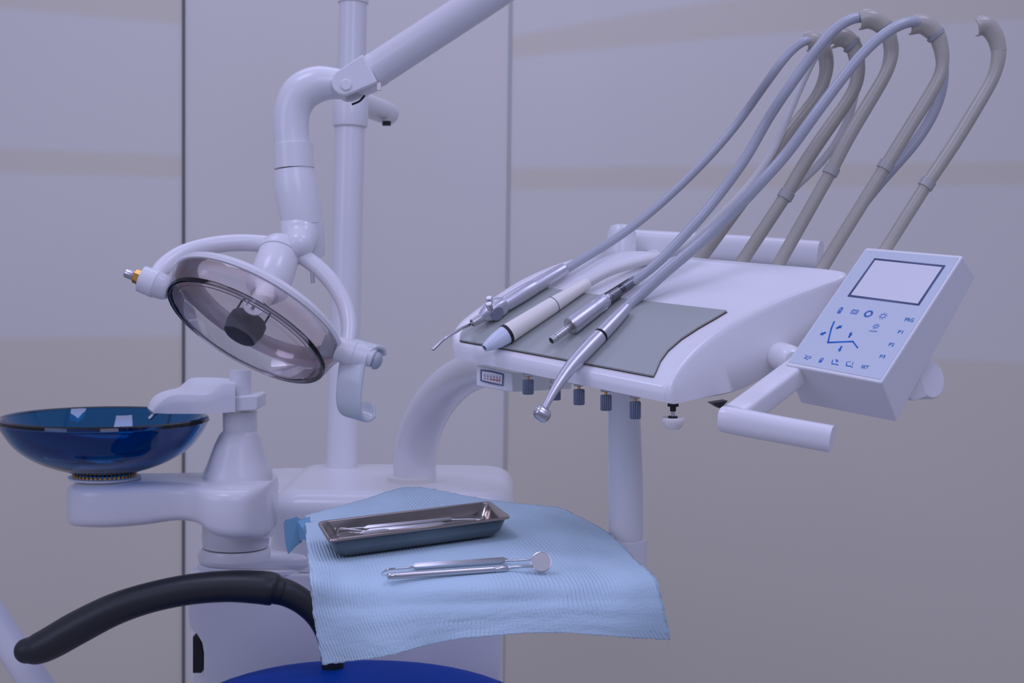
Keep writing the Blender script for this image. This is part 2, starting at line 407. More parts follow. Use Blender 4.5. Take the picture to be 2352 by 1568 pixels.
mk('water_nozzle', tube([P(368, 938, DB), P(343, 962, DB - .005)], px(5, DB), 16), STEEL, cus)
# bowl, a thing of its own
bc = P(243, 962, DB); bc.y = yb; rim = bc.z
Rb = px(236, DB); armtop = P(270, 1105, DB - .022).z; dep = bc.z - armtop - .0065
bowl = thing('basin', (bc.x, bc.y, rim - dep), 'round deep blue glass spittoon bowl on the white arm', 'basin')
outer = []; inner = []
for fr_t, fr_r in cr([(0, .26), (.06, .36), (.13, .48), (.22, .60), (.32, .70), (.44, .79), (.58, .865), (.74, .925), (.88, .968), (1, 1)], 4):
    outer.append((-dep + dep * fr_t, Rb * fr_r))
outer[-1] = (0, Rb)
inner = [(-dep + .010, 1e-4), (-dep + .010, px(55, DB))] + [(t + .008 - .008 * (i / 36), r - .0095) for i, (t, r) in enumerate(outer) if i > 1]
prof = [(-dep, 1e-4), (-dep, px(58, DB))] + outer[:-1] + [(-.001, Rb), (.0028, Rb - .0014), (.0042, Rb - .0048), (.0028, Rb - .0082)] + inner[::-1][1:]
mk('glass_bowl', lathe(Vector((bc.x, bc.y, rim)), Z3, prof, 96, cap=False), BOWLG, bowl)
br = Vector((bc.x, bc.y, rim - dep))
mk('drain_cap', lathe(Vector((bc.x, bc.y, rim - dep + .0105)), Z3, [(0, px(44, DB)), (.0015, px(46, DB)), (.004, px(43, DB)), (.0055, px(20, DB)), (.0055, 1e-4)]), STEEL, bowl)
mk('seat_ring', lathe(br - Z3 * .0065, Z3, [(0, px(78, DB)), (.001, px(81, DB)), (.003, px(81, DB)), (.0035, px(70, DB)), (.0065, px(60, DB))]), WHITE2, bowl)
gg = G()
for k in range(44):
    a = 2 * math.pi * k / 44; d = Vector((math.cos(a), math.sin(a), 0))
    gg.add(box(br - Z3 * .0015 + d * px(68, DB), .0028, .004, .003, Vector((-d.y, d.x, 0)), d, Z3))
mk('toothed_washer', gg, BRASS, bowl)

# ------------------------------------------------------------------ surgical lamp
DL = 1.47
lamp = thing('operating_light', P(560, 765, DL), 'white dental lamp head with clear round lens on a bent arm', 'lamp')
la = V(-.41, .81, -.42).normalized()          # facing direction
Lc = P(562, 768, DL)                          # centre of the front glass
Rl = px(205, DL)
mu = V(.88, .46, 0).normalized(); mu = (mu - la * mu.dot(la)).normalized(); mv = la.cross(mu)
def LP(u, v_, h): return Lc + mu * u + mv * v_ - la * h   # h behind the glass
H = px(58, DL)
mk('clear_cover', lathe(Lc, -la, [(H, Rl * 1.035), (H * .85, Rl * 1.04), (H * .25, Rl * 1.0), (H * .08, Rl * .985), (0.0015, Rl * .965), (0, Rl * .94), (0, Rl * .90), (.002, Rl * .885), (-.001, Rl * .86), (-.0025, Rl * .6), (-.003, 1e-4)], 96, cap=False), CLEAR, lamp)
mk('lens_ring', lathe(Lc, -la, [(.0035, Rl * .93), (.0005, Rl * .955), (.0005, Rl * .975), (.0045, Rl * .985), (.0035, Rl * .93)], 96, cap=False), CLEAR, lamp)
REFL = bpy.data.materials.new('dichroic_reflector_glass'); REFL.use_nodes = True; t = REFL.node_tree; t.nodes.clear()
_o = t.nodes.new('ShaderNodeOutputMaterial'); _m1 = t.nodes.new('ShaderNodeMixShader'); _m2 = t.nodes.new('ShaderNodeMixShader')
_tr = t.nodes.new('ShaderNodeBsdfTransparent'); _gl = t.nodes.new('ShaderNodeBsdfGlossy'); _tl = t.nodes.new('ShaderNodeBsdfTranslucent')
gn = t.nodes.new('ShaderNodeTexNoise'); gn.inputs['Scale'].default_value = 9; gc = t.nodes.new('ShaderNodeTexCoord'); t.links.new(gc.outputs['Object'], gn.inputs['Vector'])
crn = t.nodes.new('ShaderNodeValToRGB'); crn.color_ramp.elements[0].color = (.93, .78, .76, 1); crn.color_ramp.elements[1].color = (.93, .93, .98, 1)
crn.color_ramp.elements[0].position = .40; crn.color_ramp.elements[1].position = .60
t.links.new(gn.outputs['Fac'], crn.inputs[0]); t.links.new(crn.outputs[0], _tr.inputs[0])
_gl.inputs['Roughness'].default_value = .12; _gl.inputs[0].default_value = (.9, .85, .88, 1); _tl.inputs[0].default_value = (.85, .83, .86, 1)
_m1.inputs[0].default_value = .22; _m2.inputs[0].default_value = .17
t.links.new(_tr.outputs[0], _m1.inputs[1]); t.links.new(_tl.outputs[0], _m1.inputs[2]); t.links.new(_m1.outputs[0], _m2.inputs[1]); t.links.new(_gl.outputs[0], _m2.inputs[2]); t.links.new(_m2.outputs[0], _o.inputs[0])
refl = [(H * .95, Rl * 1.02), (H * 1.05, Rl * .97)] + [(H * 1.05 + .020 * (1 - (s / 12) ** 2), Rl * .95 * (s / 12) + 1e-5) for s in range(12, -1, -1)]
mk('reflector', lathe(Lc, -la, refl, 96, cap=False), REFL, lamp)
shell = [(H * .96, Rl * 1.03), (H * .98, Rl * 1.055), (H * 1.12, Rl * 1.065), (H * 1.32, Rl * 1.02), (H * 1.50, Rl * .90), (H * 1.56, Rl * .84), (H * 1.51, Rl * .83), (H * 1.45, Rl * .88), (H * 1.24, Rl * 1.0), (H * .96, Rl * 1.03)]
mk('back_shell', lathe(Lc, -la, shell, 96, cap=False), WHITE, lamp)
# bulb, socket and cap
cap = P(563, 750, DL) ; cc = Lc + (cap - Lc)
cc = P(563, 750, (LP(0, 0, H * .75) - CAM).dot(FW))
mk('bulb_cap', lathe(cc, -la, [(-.014, 1e-4), (-.0140, px(34, DL)), (-.012, px(40, DL)), (0, px(46, DL)), (.009, px(44, DL)), (.012, px(38, DL)), (.0125, 1e-4)], 48, cap=False), BULBCAP, lamp)
mk('socket', lathe(cc, -la, [(.012, px(10, DL)), (.030, px(12, DL)), (.030, px(24, DL)), (.050, px(24, DL))]), WARMW, lamp)
gg = G()
for s in (-1, 1):
    a = cc - la * .004 + mu * (s * px(36, DL)); gg.add(tube([a + mv * .004, a - la * .020 + mv * .004, a - la * .026 + mv * .004 - mu * (s * .008)], .0011, 10))
mk('cap_bracket', gg, BLACK, lamp)
mk('bulb_clip', lathe(P(582, 706, DL - .02), V(.3, -.5, -.8), [(0, px(22, DL)), (.001, px(24, DL)), (.003, px(24, DL)), (.003, px(17, DL)), (.001, px(15, DL)), (.001, px(4, DL)), (.005, px(4, DL)), (.005, 1e-4)], 32, cap=False), STEEL, lamp)
# neck cylinder behind the shell
nb = P(622, 640, DL + .05); nt_ = P(645, 575, DL + .075); na = (nt_ - nb).normalized(); nl = (nt_ - nb).length
mk('neck', lathe(nb, na, [(-.024, px(34, DL)), (-.014, px(51, DL)), (nl * .45, px(51, DL)), (nl * .80, px(50, DL))], 48), WHITE, lamp)
mk('neck_cap', lathe(nb, na, [(nl * .81, px(50, DL)), (nl * .83, px(52, DL)), (nl * 1.05, px(50, DL)), (nl * 1.2, px(42, DL)), (nl * 1.25, px(20, DL))], 48), WHITE, lamp)
mk('neck_screw', tube([P(717, 625, DL), P(719, 650, DL)], px(5, DL), 14), STEEL, lamp)
# yoke
yk = [(352, 645), (372, 616), (410, 587), (460, 569), (520, 559), (580, 558), (640, 566), (700, 592), (752, 636), (788, 690), (802, 745), (798, 800)]
yp = []
for i, (a, b) in enumerate(yk):
    s = i / (len(yk) - 1); yp.append(P(a, b, DL + .01 + .06 * math.sin(s * math.pi) + .01 * s))
mk('yoke', tube(yp, [px(17, DL)] + [px(21, DL)] * 10 + [px(19, DL)], 28, k=6, flat=.9), WHITE, lamp)
# left pivot with brass nut
pvd = (P(378, 660, DL) - P(300, 630, DL)).normalized()
pc = P(352, 650, DL + .005)
mk('pivot', lathe(pc, pvd, [(-.014, px(25, DL)), (-.013, px(31, DL)), (.003, px(33, DL)), (.004, px(31, DL)), (.014, px(29, DL)), (.018, px(24, DL))], 40), WHITE, lamp)
mk('brass_nut', lathe(pc, pvd, [(-.022, px(13, DL)), (-.021, px(16, DL)), (-.015, px(17, DL)), (-.0145, px(14, DL))], 6), BRASS, lamp)
mk('pivot_cap', lathe(pc, pvd, [(-.031, px(10, DL)), (-.030, px(11.5, DL)), (-.022, px(11.5, DL))], 24), STEEL, lamp)
# right pivot
q0, q1 = P(742, 790, DL), P(832, 820, DL); qa = (q1 - q0).normalized(); ql = (q1 - q0).length
mk('pivot', lathe(q0, qa, [(0, px(26, DL)), (ql * .32, px(25, DL)), (ql * .325, px(22, DL)), (ql * .345, px(22, DL)), (ql * .35, px(29, DL)), (ql * .78, px(29, DL)), (ql * .785, px(27, DL)), (ql * 1.12, px(27, DL))], 40), WHITE, lamp)
hk = [(824, 800, 0), (840, 786, -.004), (858, 788, -.010), (862, 803, -.014), (850, 812, -.018), (830, 822, -.022), (812, 850, -.024), (802, 890, -.024), (796, 925, -.022), (800, 950, -.016), (822, 958, -.008), (840, 940, .004), (845, 918, .012)]
hp = cr([(*P(a, b, DL + c_), 0) for a, b, c_ in hk], 5)
hk2 = [(868, 812), (860, 797), (840, 792), (821, 806), (809, 840), (803, 885), (801, 925), (807, 950), (822, 958), (838, 946), (846, 926)]
dz = [.018, .012, .003, -.002, -.004, -.005, -.002, .008, .018, .028, .032]
hp = [Vector(a) for a in cr([P(a, b, DL + c_) for (a, b), c_ in zip(hk2, dz)], 5)]
pts, F = frames(hp, V(0, 0, 1)); rings = []
wdir = V(.90, .22, -.40).normalized()
for q, (tt, u, w_) in zip(pts, F):
    wd = (wdir - tt * wdir.dot(tt)).normalized(); nn = tt.cross(wd)
    i = len(rings) / (len(pts) - 1); hw = px(33, DL) * (1 if i < .88 else max(.35, 1 - (i - .88) * 4.5)) * (0.75 + .25 * min(1, i * 5))
    rings.append(sring(q, wd, nn, hw, .0028, 4, 28))
mk('lamp_handle', loft(rings), mat('pale_grey_handle', (.66, .70, .70), .15), lamp)
mk('handle_hub', lathe(P(848, 818, DL), qa, [(-.012, px(24, DL)), (.004, px(24, DL)), (.006, px(20, DL))], 36), WHITE, lamp)
mk('screw_cap', lathe(P(864, 828, DL - .002), qa, [(-.002, px(21, DL)), (.001, px(21, DL)), (.004, px(17, DL)), (.006, px(9, DL)), (.0065, 1e-4)], 24, cap=False), HOSE, lamp)
# knuckle, sleeves, elbow, long arm
DA = 1.56
kb, kt = P(706, 575, DA), P(688, 330, DA)
mk('knuckle', tube([P(688, 560, DL + .07), P(690, 545, DA - .01), P(690, 520, DA)], [px(34, DA), px(42, DA), px(47, DA)], 40, k=6, dome=5), WHITE, lamp)
mk('knuckle_post', tube([P(697, 500, DA), P(701, 520, DA + .002), P(713, 588, DA + .015), P(714, 593, DA + .015)], [px(42, DA), px(45.5, DA), px(35, DA), px(31, DA)], 40), WHITE, lamp)
mk('lower_sleeve', tube([P(675, 389, DA), P(680, 430, DA), P(689, 480, DA), P(696, 519, DA)], [px(45, DA), px(50.5, DA), px(50, DA), px(46, DA)], 44, k=5), WHITE, lamp)
mk('upper_sleeve', tube([P(673, 332, DA), P(676, 387, DA)], [px(46, DA), px(46.5, DA)], 44), WHITE, lamp)
el = [(672, 340, 41), (668, 295, 41), (672, 250, 42), (692, 213, 44), (728, 194, 42), (768, 192, 36), (800, 198, 32)]
mk('elbow', tube([P(a, b, DA) for a, b, c_ in el], [px(c_, DA) for *_, c_ in el], 44, k=7), WHITE, lamp)
a0, a1 = P(852, 168, DA), P(1560, -300, DA - .25)
ad = (a1 - a0).normalized()
mk('arm_collar', tube([a0 + ad * px(-38, DA), a0 + ad * px(22, DA)], [px(37, DA), px(41, DA)], 40), WHITE, lamp)
mk('long_arm', tube([a0 + ad * px(18, DA), P(1100, 6, DA - .06), a1], [px(40, DA), px(38.5, DA), px(34, DA)], 48), WHITE, lamp)
side = V(.0, .0, 1)
for s, nm in ((-1, 'fork_cheek'), (1, 'fork_cheek')):
    o_ = P(797, 197, DA) + side * (s * .020)
    far = a0 + ad * px(5, DA) + side * (s * .020)
    u = (far - o_).normalized(); vv = side.cross(u)
    Rk = px(30, DA); Rk2 = px(36, DA); ln = (far - o_).length
    poly = [o_ + u * (Rk * math.cos(a)) + vv * (Rk * math.sin(a)) for a in [math.radians(90 + 18 * k) for k in range(11)]] + [far - vv * Rk2, far + vv * Rk2]
    mk(nm, prism([q - side * .004 for q in poly], side * .008), WHITE, lamp, bevel=.002)
mk('pivot_pin', lathe(P(795, 195, DA - .024), V(0, 0, -1), [(-.02, px(13, DA)), (.001, px(13, DA)), (.002, px(11, DA))], 32), WHITE, lamp)
mk('fork_gap', tube([P(838, 219, DA), P(826, 232, DA), P(808, 240, DA - .001)], .0012, 10, k=4), BLACK, lamp)
mk('arm_key', box(P(871, 199, DA - .02), .004, .008, .008), WARMW, lamp)
topj = on(pb, pt, -250)
mk('upper_arm', tube([a1, topj + Vector((0, 0, .02))], .03, 32, dome=5), WHITE, lamp)

# ------------------------------------------------------------------ instrument console
T = Plane((.30, 1.05, .75), 1300, 820, 1.25)
con = thing('instrument_console', T(1400, 760, -.03), 'white dental delivery console with grey mat, knobs and five curved grey arms', 'delivery console')
top = [(1045, 782), (1041, 765), (1050, 745), (1072, 724), (1130, 682), (1200, 638), (1290, 600), (1380, 580), (1475, 573), (1600, 588), (1750, 602), (1880, 613), (1935, 620), (1946, 628), (1930, 640), (1880, 657), (1800, 686), (1700, 731), (1655, 758), (1610, 792), (1580, 822), (1560, 848), (1549, 868), (1542, 882), (1528, 886), (1505, 884), (1350, 853), (1200, 823), (1100, 801), (1055, 789)]
bot = [(1042, 822, 0), (1040, 805, .0), (1052, 790, .02), (1075, 770, .03), (1130, 730, .04), (1200, 690, .05), (1290, 650, .06), (1380, 630, .07), (1475, 625, .07), (1600, 640, .07), (1750, 660, .06), (1880, 690, .05), (1935, 700, .04), (1950, 720, .03), (1930, 740, .02), (1880, 780, .012), (1815, 832, .01), (1745, 878, .008), (1690, 903, .006), (1640, 914, .004), (1605, 920, .003), (1580, 925, .002), (1560, 929, .001), (1545, 930, 0), (1530, 926, 0), (1505, 921, 0), (1350, 889, 0), (1200, 857, 0), (1100, 836, 0), (1055, 826, 0)]
tp = [T(a, b) for a, b in top]; cen = sum(tp, Vector()) / len(tp)
bt = [P(a, b, T.depth(*top[i]) + c_) for i, (a, b, c_) in enumerate(bot)]
def dense(pts, k=4):
    cl = pts[-1:] + pts + pts[:2]; a = np.array([list(p) for p in cl]); out = []
    for i in range(len(pts)):
        p0, p1, p2, p3 = a[i:i + 4]
        for j in range(k):
            t = j / k; out.append(Vector(0.5 * ((2 * p1) + (-p0 + p2) * t + (2 * p0 - 5 * p1 + 4 * p2 - p3) * t * t + (-p0 + 3 * p1 - 3 * p2 + p3) * t ** 3)))
    return out
tp, bt = dense(tp), dense(bt)
def inset(p, d): return p + (cen - p).normalized() * d
cb = sum(bt, Vector()) / len(bt)
rings = [[p + (cb - p).normalized() * .02 + T.n * .002 for p in bt], [p + (cb - p).normalized() * .003 for p in bt], [b.lerp(a, .05) for a, b in zip(tp, bt)], [b.lerp(a, .5) - (cb - b).normalized() * .001 for a, b in zip(tp, bt)], [b.lerp(a, .9) for a, b in zip(tp, bt)], [p for p in [inset(a, .0012).lerp(b, .03) for a, b in zip(tp, bt)]], [inset(p, .004) for p in tp], [inset(p, .010) for p in tp]]
mk('console_body', loft(rings), WHITE, con, angle=60)
ml = [(1057, 783), (1059, 768), (1073, 750), (1110, 724), (1180, 686), (1240, 664), (1262, 664), (1300, 670), (1440, 689), (1600, 708), (1670, 716), (1640, 734), (1605, 754), (1565, 780), (1535, 806), (1517, 830), (1508, 852), (1501, 866), (1490, 864), (1390, 845), (1280, 824), (1160, 802), (1062, 785)]
mk('silicone_mat', prism([T(a, b, .0005) for a, b in ml], T.n * .0022), MAT_G, con, bevel=.0006)
mk('mat_recess', prism([T(a, b, .0001) for a, b in [(x_ + (x_ - 1300) * .003, y_ + 1.6) for x_, y_ in ml]], T.n * .0006), mat('dark_gap', (.10, .07, .04), .6), con)
# gauge block below the front left edge
gd = T.depth(1150, 810) + .012
gf = [P(1094, 838, gd + .008), P(1178, 856, gd), P(1178, 901, gd), P(1094, 886, gd + .008)]
gb = [P(1180, 830, gd + .16), P(1313, 860, gd + .14), P(1313, 893, gd + .14), P(1200, 880, gd + .16)]
gbody = loft([gf, gb])
gbo = mk('gauge_block', gbody, WHITE, con, bevel=.0015)
gn_ = (gf[1] - gf[0]).cross(gf[3] - gf[0]).normalized(); gn_ = gn_ if gn_.dot(FW) < 0 else -gn_
def GF(x_, y_, h=0.0):
    ray = P(x_, y_, 1) - CAM; tt = ((gf[0] + gn_ * h) - CAM).dot(gn_) / ray.dot(gn_); return CAM + ray * tt
mk('gauge_window', prism([GF(*q, .0004) for q in [(1104, 848), (1130, 851), (1157, 858), (1156, 886), (1128, 881), (1104, 874)]], gn_ * .0008), SFRAME, gbo)
mk('gauge_dial', prism([GF(*q, .0013) for q in [(1107, 852), (1130, 855), (1154, 861), (1153, 883), (1128, 878), (1107, 872)]], gn_ * .0003), DIAL, gbo)
gg = G()
for k in range(6):
    x_ = 1113 + k * 7; gg.add(prism([GF(x_, 858 + k, .0017), GF(x_ + .9, 858 + k, .0017), GF(x_ + .9, 872 + k, .0017), GF(x_, 872 + k, .0017)], gn_ * .0001))
for y_ in (862, 868, 874): gg.add(prism([GF(1110, y_, .0017), GF(1150, y_ + 6, .0017), GF(1150, y_ + 6.6, .0017), GF(1110, y_ + .6, .0017)], gn_ * .0001))
mk('dial_scale', gg, SFRAME, gbo)
mk('dial_band', prism([GF(1126, 869.5, .0019), GF(1148, 873, .0019), GF(1148, 875, .0019), GF(1126, 871.5, .0019)], gn_ * .0001), REDINK, gbo)
# five ridged knobs
for kx, ky0, ky1 in ((1213, 871, 906), (1275, 886, 919), (1330, 893, 930), (1392, 906, 943), (1459, 921, 962)):
    d = T.depth(kx, ky0 - 35) + .014; a = P(kx, ky0, d); ln = px(ky1 - ky0, d); tl = (P(kx, ky1, d) - a).normalized()
    ko = mk('control_knob', ridged(a, tl, 0, ln, px(13, d), px(3.2, d), 16), KNOB, con)
    mk('knob_stem', lathe(a, -tl, [(-.001, px(3.6, d)), (px(6, d), px(3.4, d)), (px(7, d), px(5, d)), (px(9, d), px(5, d))], 20), BRASS, ko)
    mk('knob_nut', lathe(a, -tl, [(px(6, d), px(10, d)), (px(7, d), px(12.5, d)), (px(13, d), px(12.5, d)), (px(22, d), px(10, d))], 6), STEEL, ko)
d = T.depth(1545, 880) + .012
a = P(1546, 930, d); dn = -Z3
mk('clamp_collar', lathe(a, dn, [(-.006, px(9, d)), (.0, px(13, d)), (px(3, d), px(13, d)), (px(4, d), px(7, d)), (px(14, d), px(7, d)), (px(14.5, d), px(5, d))], 24), BLACK, con)
ck = mk('levelling_knob', lathe(a, dn, [(px(30, d), px(22, d)), (px(28.5, d), px(25.5, d)), (px(30, d), px(26.5, d)), (px(38, d), px(26, d)), (px(48, d), px(22, d)), (px(55, d), px(16, d)), (px(57, d), 1e-4)], 40), WARMW, con)
mk('knob_shaft', lathe(a, dn, [(px(13, d), px(4.5, d)), (px(24, d), px(4.5, d)), (px(24.3, d), px(7, d)), (px(26, d), px(7, d))], 20), STEEL, ck)
mk('knob_hub', lathe(a, dn, [(px(25, d), px(10, d)), (px(26, d), px(11, d)), (px(34, d), px(11, d))], 24), BLACK, ck)
# rear bar seen through the grey arms
mk('rear_bar', tube([P(1452, 560, 1.78), P(1700, 574, 1.74), P(1884, 588, 1.70)], px(34, 1.74), 28, p=3), WHITE, con)
mk('rear_knob', lathe(P(1426, 640, 1.75), Z3, [(0, px(34, 1.75)), (px(105, 1.75), px(34, 1.75)), (px(122, 1.75), px(24, 1.75)), (px(126, 1.75), px(6, 1.75))], 36), WHITE, con)
mk('rear_strut', tube([P(1500, 600, 1.77), P(1500, 640, 1.42)], .015, 20), WHITE, con)
mk('arm_block', prism([P(1590, 612, 1.36), P(1920, 640, 1.29), P(1920, 670, 1.29), P(1590, 650, 1.36)], V(0, 0, 1) * .03), WHITE, con)
# column below the console
DK = 1.36
cl = [(1432, 860, 36), (1433, 930, 36.5), (1435, 1000, 38), (1437, 1080, 39), (1438, 1160, 39.5), (1438, 1232, 39.5), (1438, 1238, 37)]
mk('support_column', tube([P(a, b, DK) for a, b, _ in cl], [px(c_, DK) for *_, c_ in cl], 44, k=4), WHITE, con)
# handle bar
hb = [(1812, 800, 1.20, 20), (1835, 862, 1.17, 30), (1770, 905, 1.14, 31), (1700, 945, 1.12, 31), (1672, 960, 1.115, 31), (1700, 972, 1.105, 31), (1800, 990, 1.09, 31), (1905, 1006, 1.075, 30)]
mk('grab_handle', tube([P(1664, 962, 1.112), P(1670, 963, 1.111), P(1780, 984, 1.095), P(1912, 1008, 1.077)], [px(r, 1.1) for r in (24, 31, 31, 31)], 40, k=5, p=2.4), WHITE, con, bevel=.003)
hs = [P(1876, 820, 1.215), P(1814, 865, 1.18), P(1744, 918, 1.15), P(1712, 942, 1.13), P(1690, 958, 1.12)]
pts, F = frames([Vector(a) for a in cr(hs, 5)], V(-.42, -.56, -.7)); n_ = len(pts)
mk('handle_arm', loft([sring(q, u, w_, px(27, 1.14), px(29, 1.14), 6, 36) for q, (tt, u, w_) in zip(pts, F)]), WHITE, con, angle=60)
kn = P(1826, 826, 1.205)
mk('handle_knuckle', lathe(kn + V(0, 0, .02), V(.15, .1, -1), [(-.03, px(34, 1.2)), (-.002, px(34, 1.2)), (.004, px(30, 1.2)), (.007, px(20, 1.2))], 40), WHITE, con)
mk('under_latch', prism([P(1635, 926, 1.2), P(1672, 920, 1.2), P(1655, 938, 1.2)], V(0, 0, 1) * .03), BLACK, con)

# five whip arms; each has rod, collar, upper tube and open cradle
ARMS = [
    (1.345, [(1596, 612), (1620, 577), (1679, 510), (1738, 418)], [(1738, 418), (1798, 324), (1837, 273), (1877, 221), (1896, 174), (1898, 138)], [(1898, 138), (1890, 112), (1874, 97), (1859, 94), (1848, 98)], False),
    (1.325, [(1686, 628), (1711, 589), (1758, 518), (1806, 447)], [(1806, 447), (1845, 380), (1896, 304), (1944, 237), (1968, 190), (1970, 145)], [(1970, 145), (1961, 108), (1943, 89), (1925, 85), (1908, 90)], True),
    (1.305, [(1772, 636), (1794, 597), (1853, 494), (1910, 391)], [(1910, 391), (1948, 316), (1995, 237), (2035, 170), (2049, 126), (2045, 96)], [(2045, 96), (2036, 70), (2018, 52), (1996, 43), (1972, 47)], True),
    (1.285, [(1872, 642), (1895, 605), (1956, 498), (2035, 380)], [(2035, 380), (2094, 285), (2150, 194), (2165, 150), (2162, 112)], [(2162, 112), (2154, 86), (2141, 70), (2118, 55), (2088, 58)], True),
    (1.270, [(2016, 601), (2039, 565), (2086, 492), (2130, 421)], [(2130, 421), (2193, 328), (2248, 237), (2284, 174), (2295, 119)], [(2295, 119), (2287, 88), (2273, 66), (2257, 58), (2240, 62)], False)]
for i, (d, low, up_, hook, band) in enumerate(ARMS):
    g_low = tube([P(*low[0], d), P(*low[-1], d)], px(14.5, d), 28)
    wa = mk('whip_arm', g_low, GREYARM, con)
    rr = [15, 15.5, 15.5, 14.5, 15, 17, 18][:len(up_) - 1] + [17.5]
    mk('arm_tube', tube([P(a, b, d) for a, b in up_ + [hook[1]]], [px(r, d) for r in rr + [15.5]], 28, k=8, sm=14), GREYARM, wa)
    c0 = P(*low[-1], d); c1 = P(*up_[1], d); ca = (c1 - c0).normalized()
    mk('arm_collar', lathe(c0 - ca * px(12, d), ca, [(0, px(15, d)), (.0004, px(18, d)), (px(20, d), px(18, d)), (px(21, d), px(15, d))], 32), mat('arm_collar_grey%d' % i, (.42, .42, .38), .3), wa)
    # cradle: open channel, concave side up/back
    cp = [Vector(a) for a in cr([P(a, b, d) for a, b in hook], 6)]
    pts, F = frames(cp, V(0, 0, 1)); rings = []
    for j, (q, (tt, u, w_)) in enumerate(zip(pts, F)):
        s = j / (len(pts) - 1)
        zf = (V(0, 0, 1) - tt * V(0, 0, 1).dot(tt)).normalized(); outn = zf.cross(tt); 
        if outn.dot(V(0, -1, 0)) < 0: outn = -outn
        outn, zf = (outn * .62 + zf * .78).normalized(), (zf * .62 - outn * .78).normalized()
        R1 = px(17.3 + 5.5 * min(1, s * 1.5), d); th = .0016; half = math.radians(179.5 - 64 * min(1, max(0, s - .12) * 1.6) - 30 * max(0, (s - .72) / .28)); ring = []
        N = 16
        for k in range(N + 1):
            a = -half + 2 * half * k / N; ring.append(q - outn * (R1 * math.cos(a)) + zf * (R1 * math.sin(a)))
        for k in range(N, -1, -1):
            a = -half + 2 * half * k / N; ring.append(q - outn * ((R1 - th) * math.cos(a)) + zf * ((R1 - th) * math.sin(a)))
        rings.append(ring)
    mk('cradle', loft(rings), GREYARM, wa)
    if band:
        q = P(*hook[1], d); q2 = P(*hook[2], d); bd = (q2 - q).normalized()
        mk('clip_band', lathe(q + bd * px(2, d), bd, [(0, px(19, d)), (0, px(22.2, d)), (px(9, d), px(23.4, d)), (px(9, d), px(20, d))], 32, cap=False), GREYBAND, wa)

# ------------------------------------------------------------------ handpieces with their hoses
def hose(pts, r, material, parent, n=22):
    p3 = [P(a, b, c_) for a, b, c_ in pts]
    return mk('hose', tube(p3, [px(q, c_) for q, (_, _, c_) in zip(r, pts)] if hasattr(r, '__len__') else px(r, 1.3), n, k=7, sm=26), material, parent)
def Tr(x_, y_, rpx, extra=0.0):      # point resting on the mat with radius rpx
    d = T.depth(x_, y_); return T(x_, y_, px(rpx, d) + .0028 + extra)
def body(pts, parent, name, material, k=0, n=36):
    P3 = [Tr(a, b, max(r, mn)) for a, b, r, mn in pts]
    return mk(name, tube(P3, [px(r, 1.25) for _, _, r, _ in pts], n, k=k), material, parent)

# 1: air water syringe
sy = thing('air_water_syringe', T(1200, 690), 'satin metal air-water syringe with two buttons and thin bent tip, leftmost on the grey mat', 'syringe', 'dental handpieces on the grey mat')
A = Tr(1163, 696, 19); B = Tr(1298, 617, 14)
ax_ = (B - A).normalized(); L1 = (B - A).length; rp_ = lambda n: px(n, 1.27) * 1.16; AXK = 1.12
mk('handle', lathe(A, ax_, [(-.004, rp_(15)), (0, rp_(16.5)), (L1 * .25, rp_(17)), (L1 * .45, rp_(16)), (L1 * .47, rp_(15.2)), (L1 * .5, rp_(15.6)), (L1 * .8, rp_(14.5)), (L1 * .98, rp_(13.5)), (L1, rp_(12.5))], 44), SATIN, sy)
C_ = A - ax_ * rp_(35)
u = T.n; w_ = ax_.cross(u).normalized(); rings = []
for s, hw, hh in ((-1, .42, .42), (-.75, .62, .66), (-.25, .95, .95), (.2, 1.02, 1.02), (.7, .98, .98), (1, .78, .78)):
    rings.append(sring(C_ + ax_ * (rp_(31) * s) + u * .0005, w_, u, rp_(17.5) * hw, rp_(18.5) * hh, 3.2, 32))
hd_ = mk('valve_head', loft(rings), SATIN, sy, angle=25)
mk('head_flat', lathe(C_ - (w_ if w_.dot(FW) > 0 else -w_) * rp_(16.6), (w_ if w_.dot(FW) < 0 else -w_), [(0, rp_(15)), (.0006, rp_(14.5))], 32), mat('slate_satin_face', (.30, .32, .40), .4, metal=.6), hd_)
for bx, by, e_ in ((1130, 687, .004), (1127, 696, -.004)):
    b0 = C_ + ax_ * (-.001 + (.003 if e_ > 0 else -.003)) + w_ * (e_ * (1 if w_.dot(FW) > 0 else -1)) + u * rp_(15)
    mk('button', lathe(b0, u, [(-rp_(3), rp_(6)), (rp_(4), rp_(6)), (rp_(4.2), rp_(6.6)), (rp_(12), rp_(6.8)), (rp_(13.2), rp_(5.8)), (rp_(13.3), 1e-4)], 24), STEEL, sy)
D_ = C_ - ax_ * rp_(31)
mk('tip_collar', lathe(D_, -ax_, [(-.002, rp_(9)), (0, rp_(9.5)), (rp_(10), rp_(9.2)), (rp_(22), rp_(8.6)), (rp_(23), rp_(6)), (rp_(19), rp_(4.5))], 30), STEEL, sy)
dd = (D_ - CAM).dot(FW)
mk('bent_tip', tube([D_ - ax_ * rp_(16), D_ - ax_ * rp_(30), P(1062, 753, dd - .028), P(1030, 772, dd - .045), P(1016, 782, dd - .05), P(994, 803, dd - .055)], rp_(3.2), 16, k=5), STEEL, sy)
dB = (B - CAM).dot(FW)
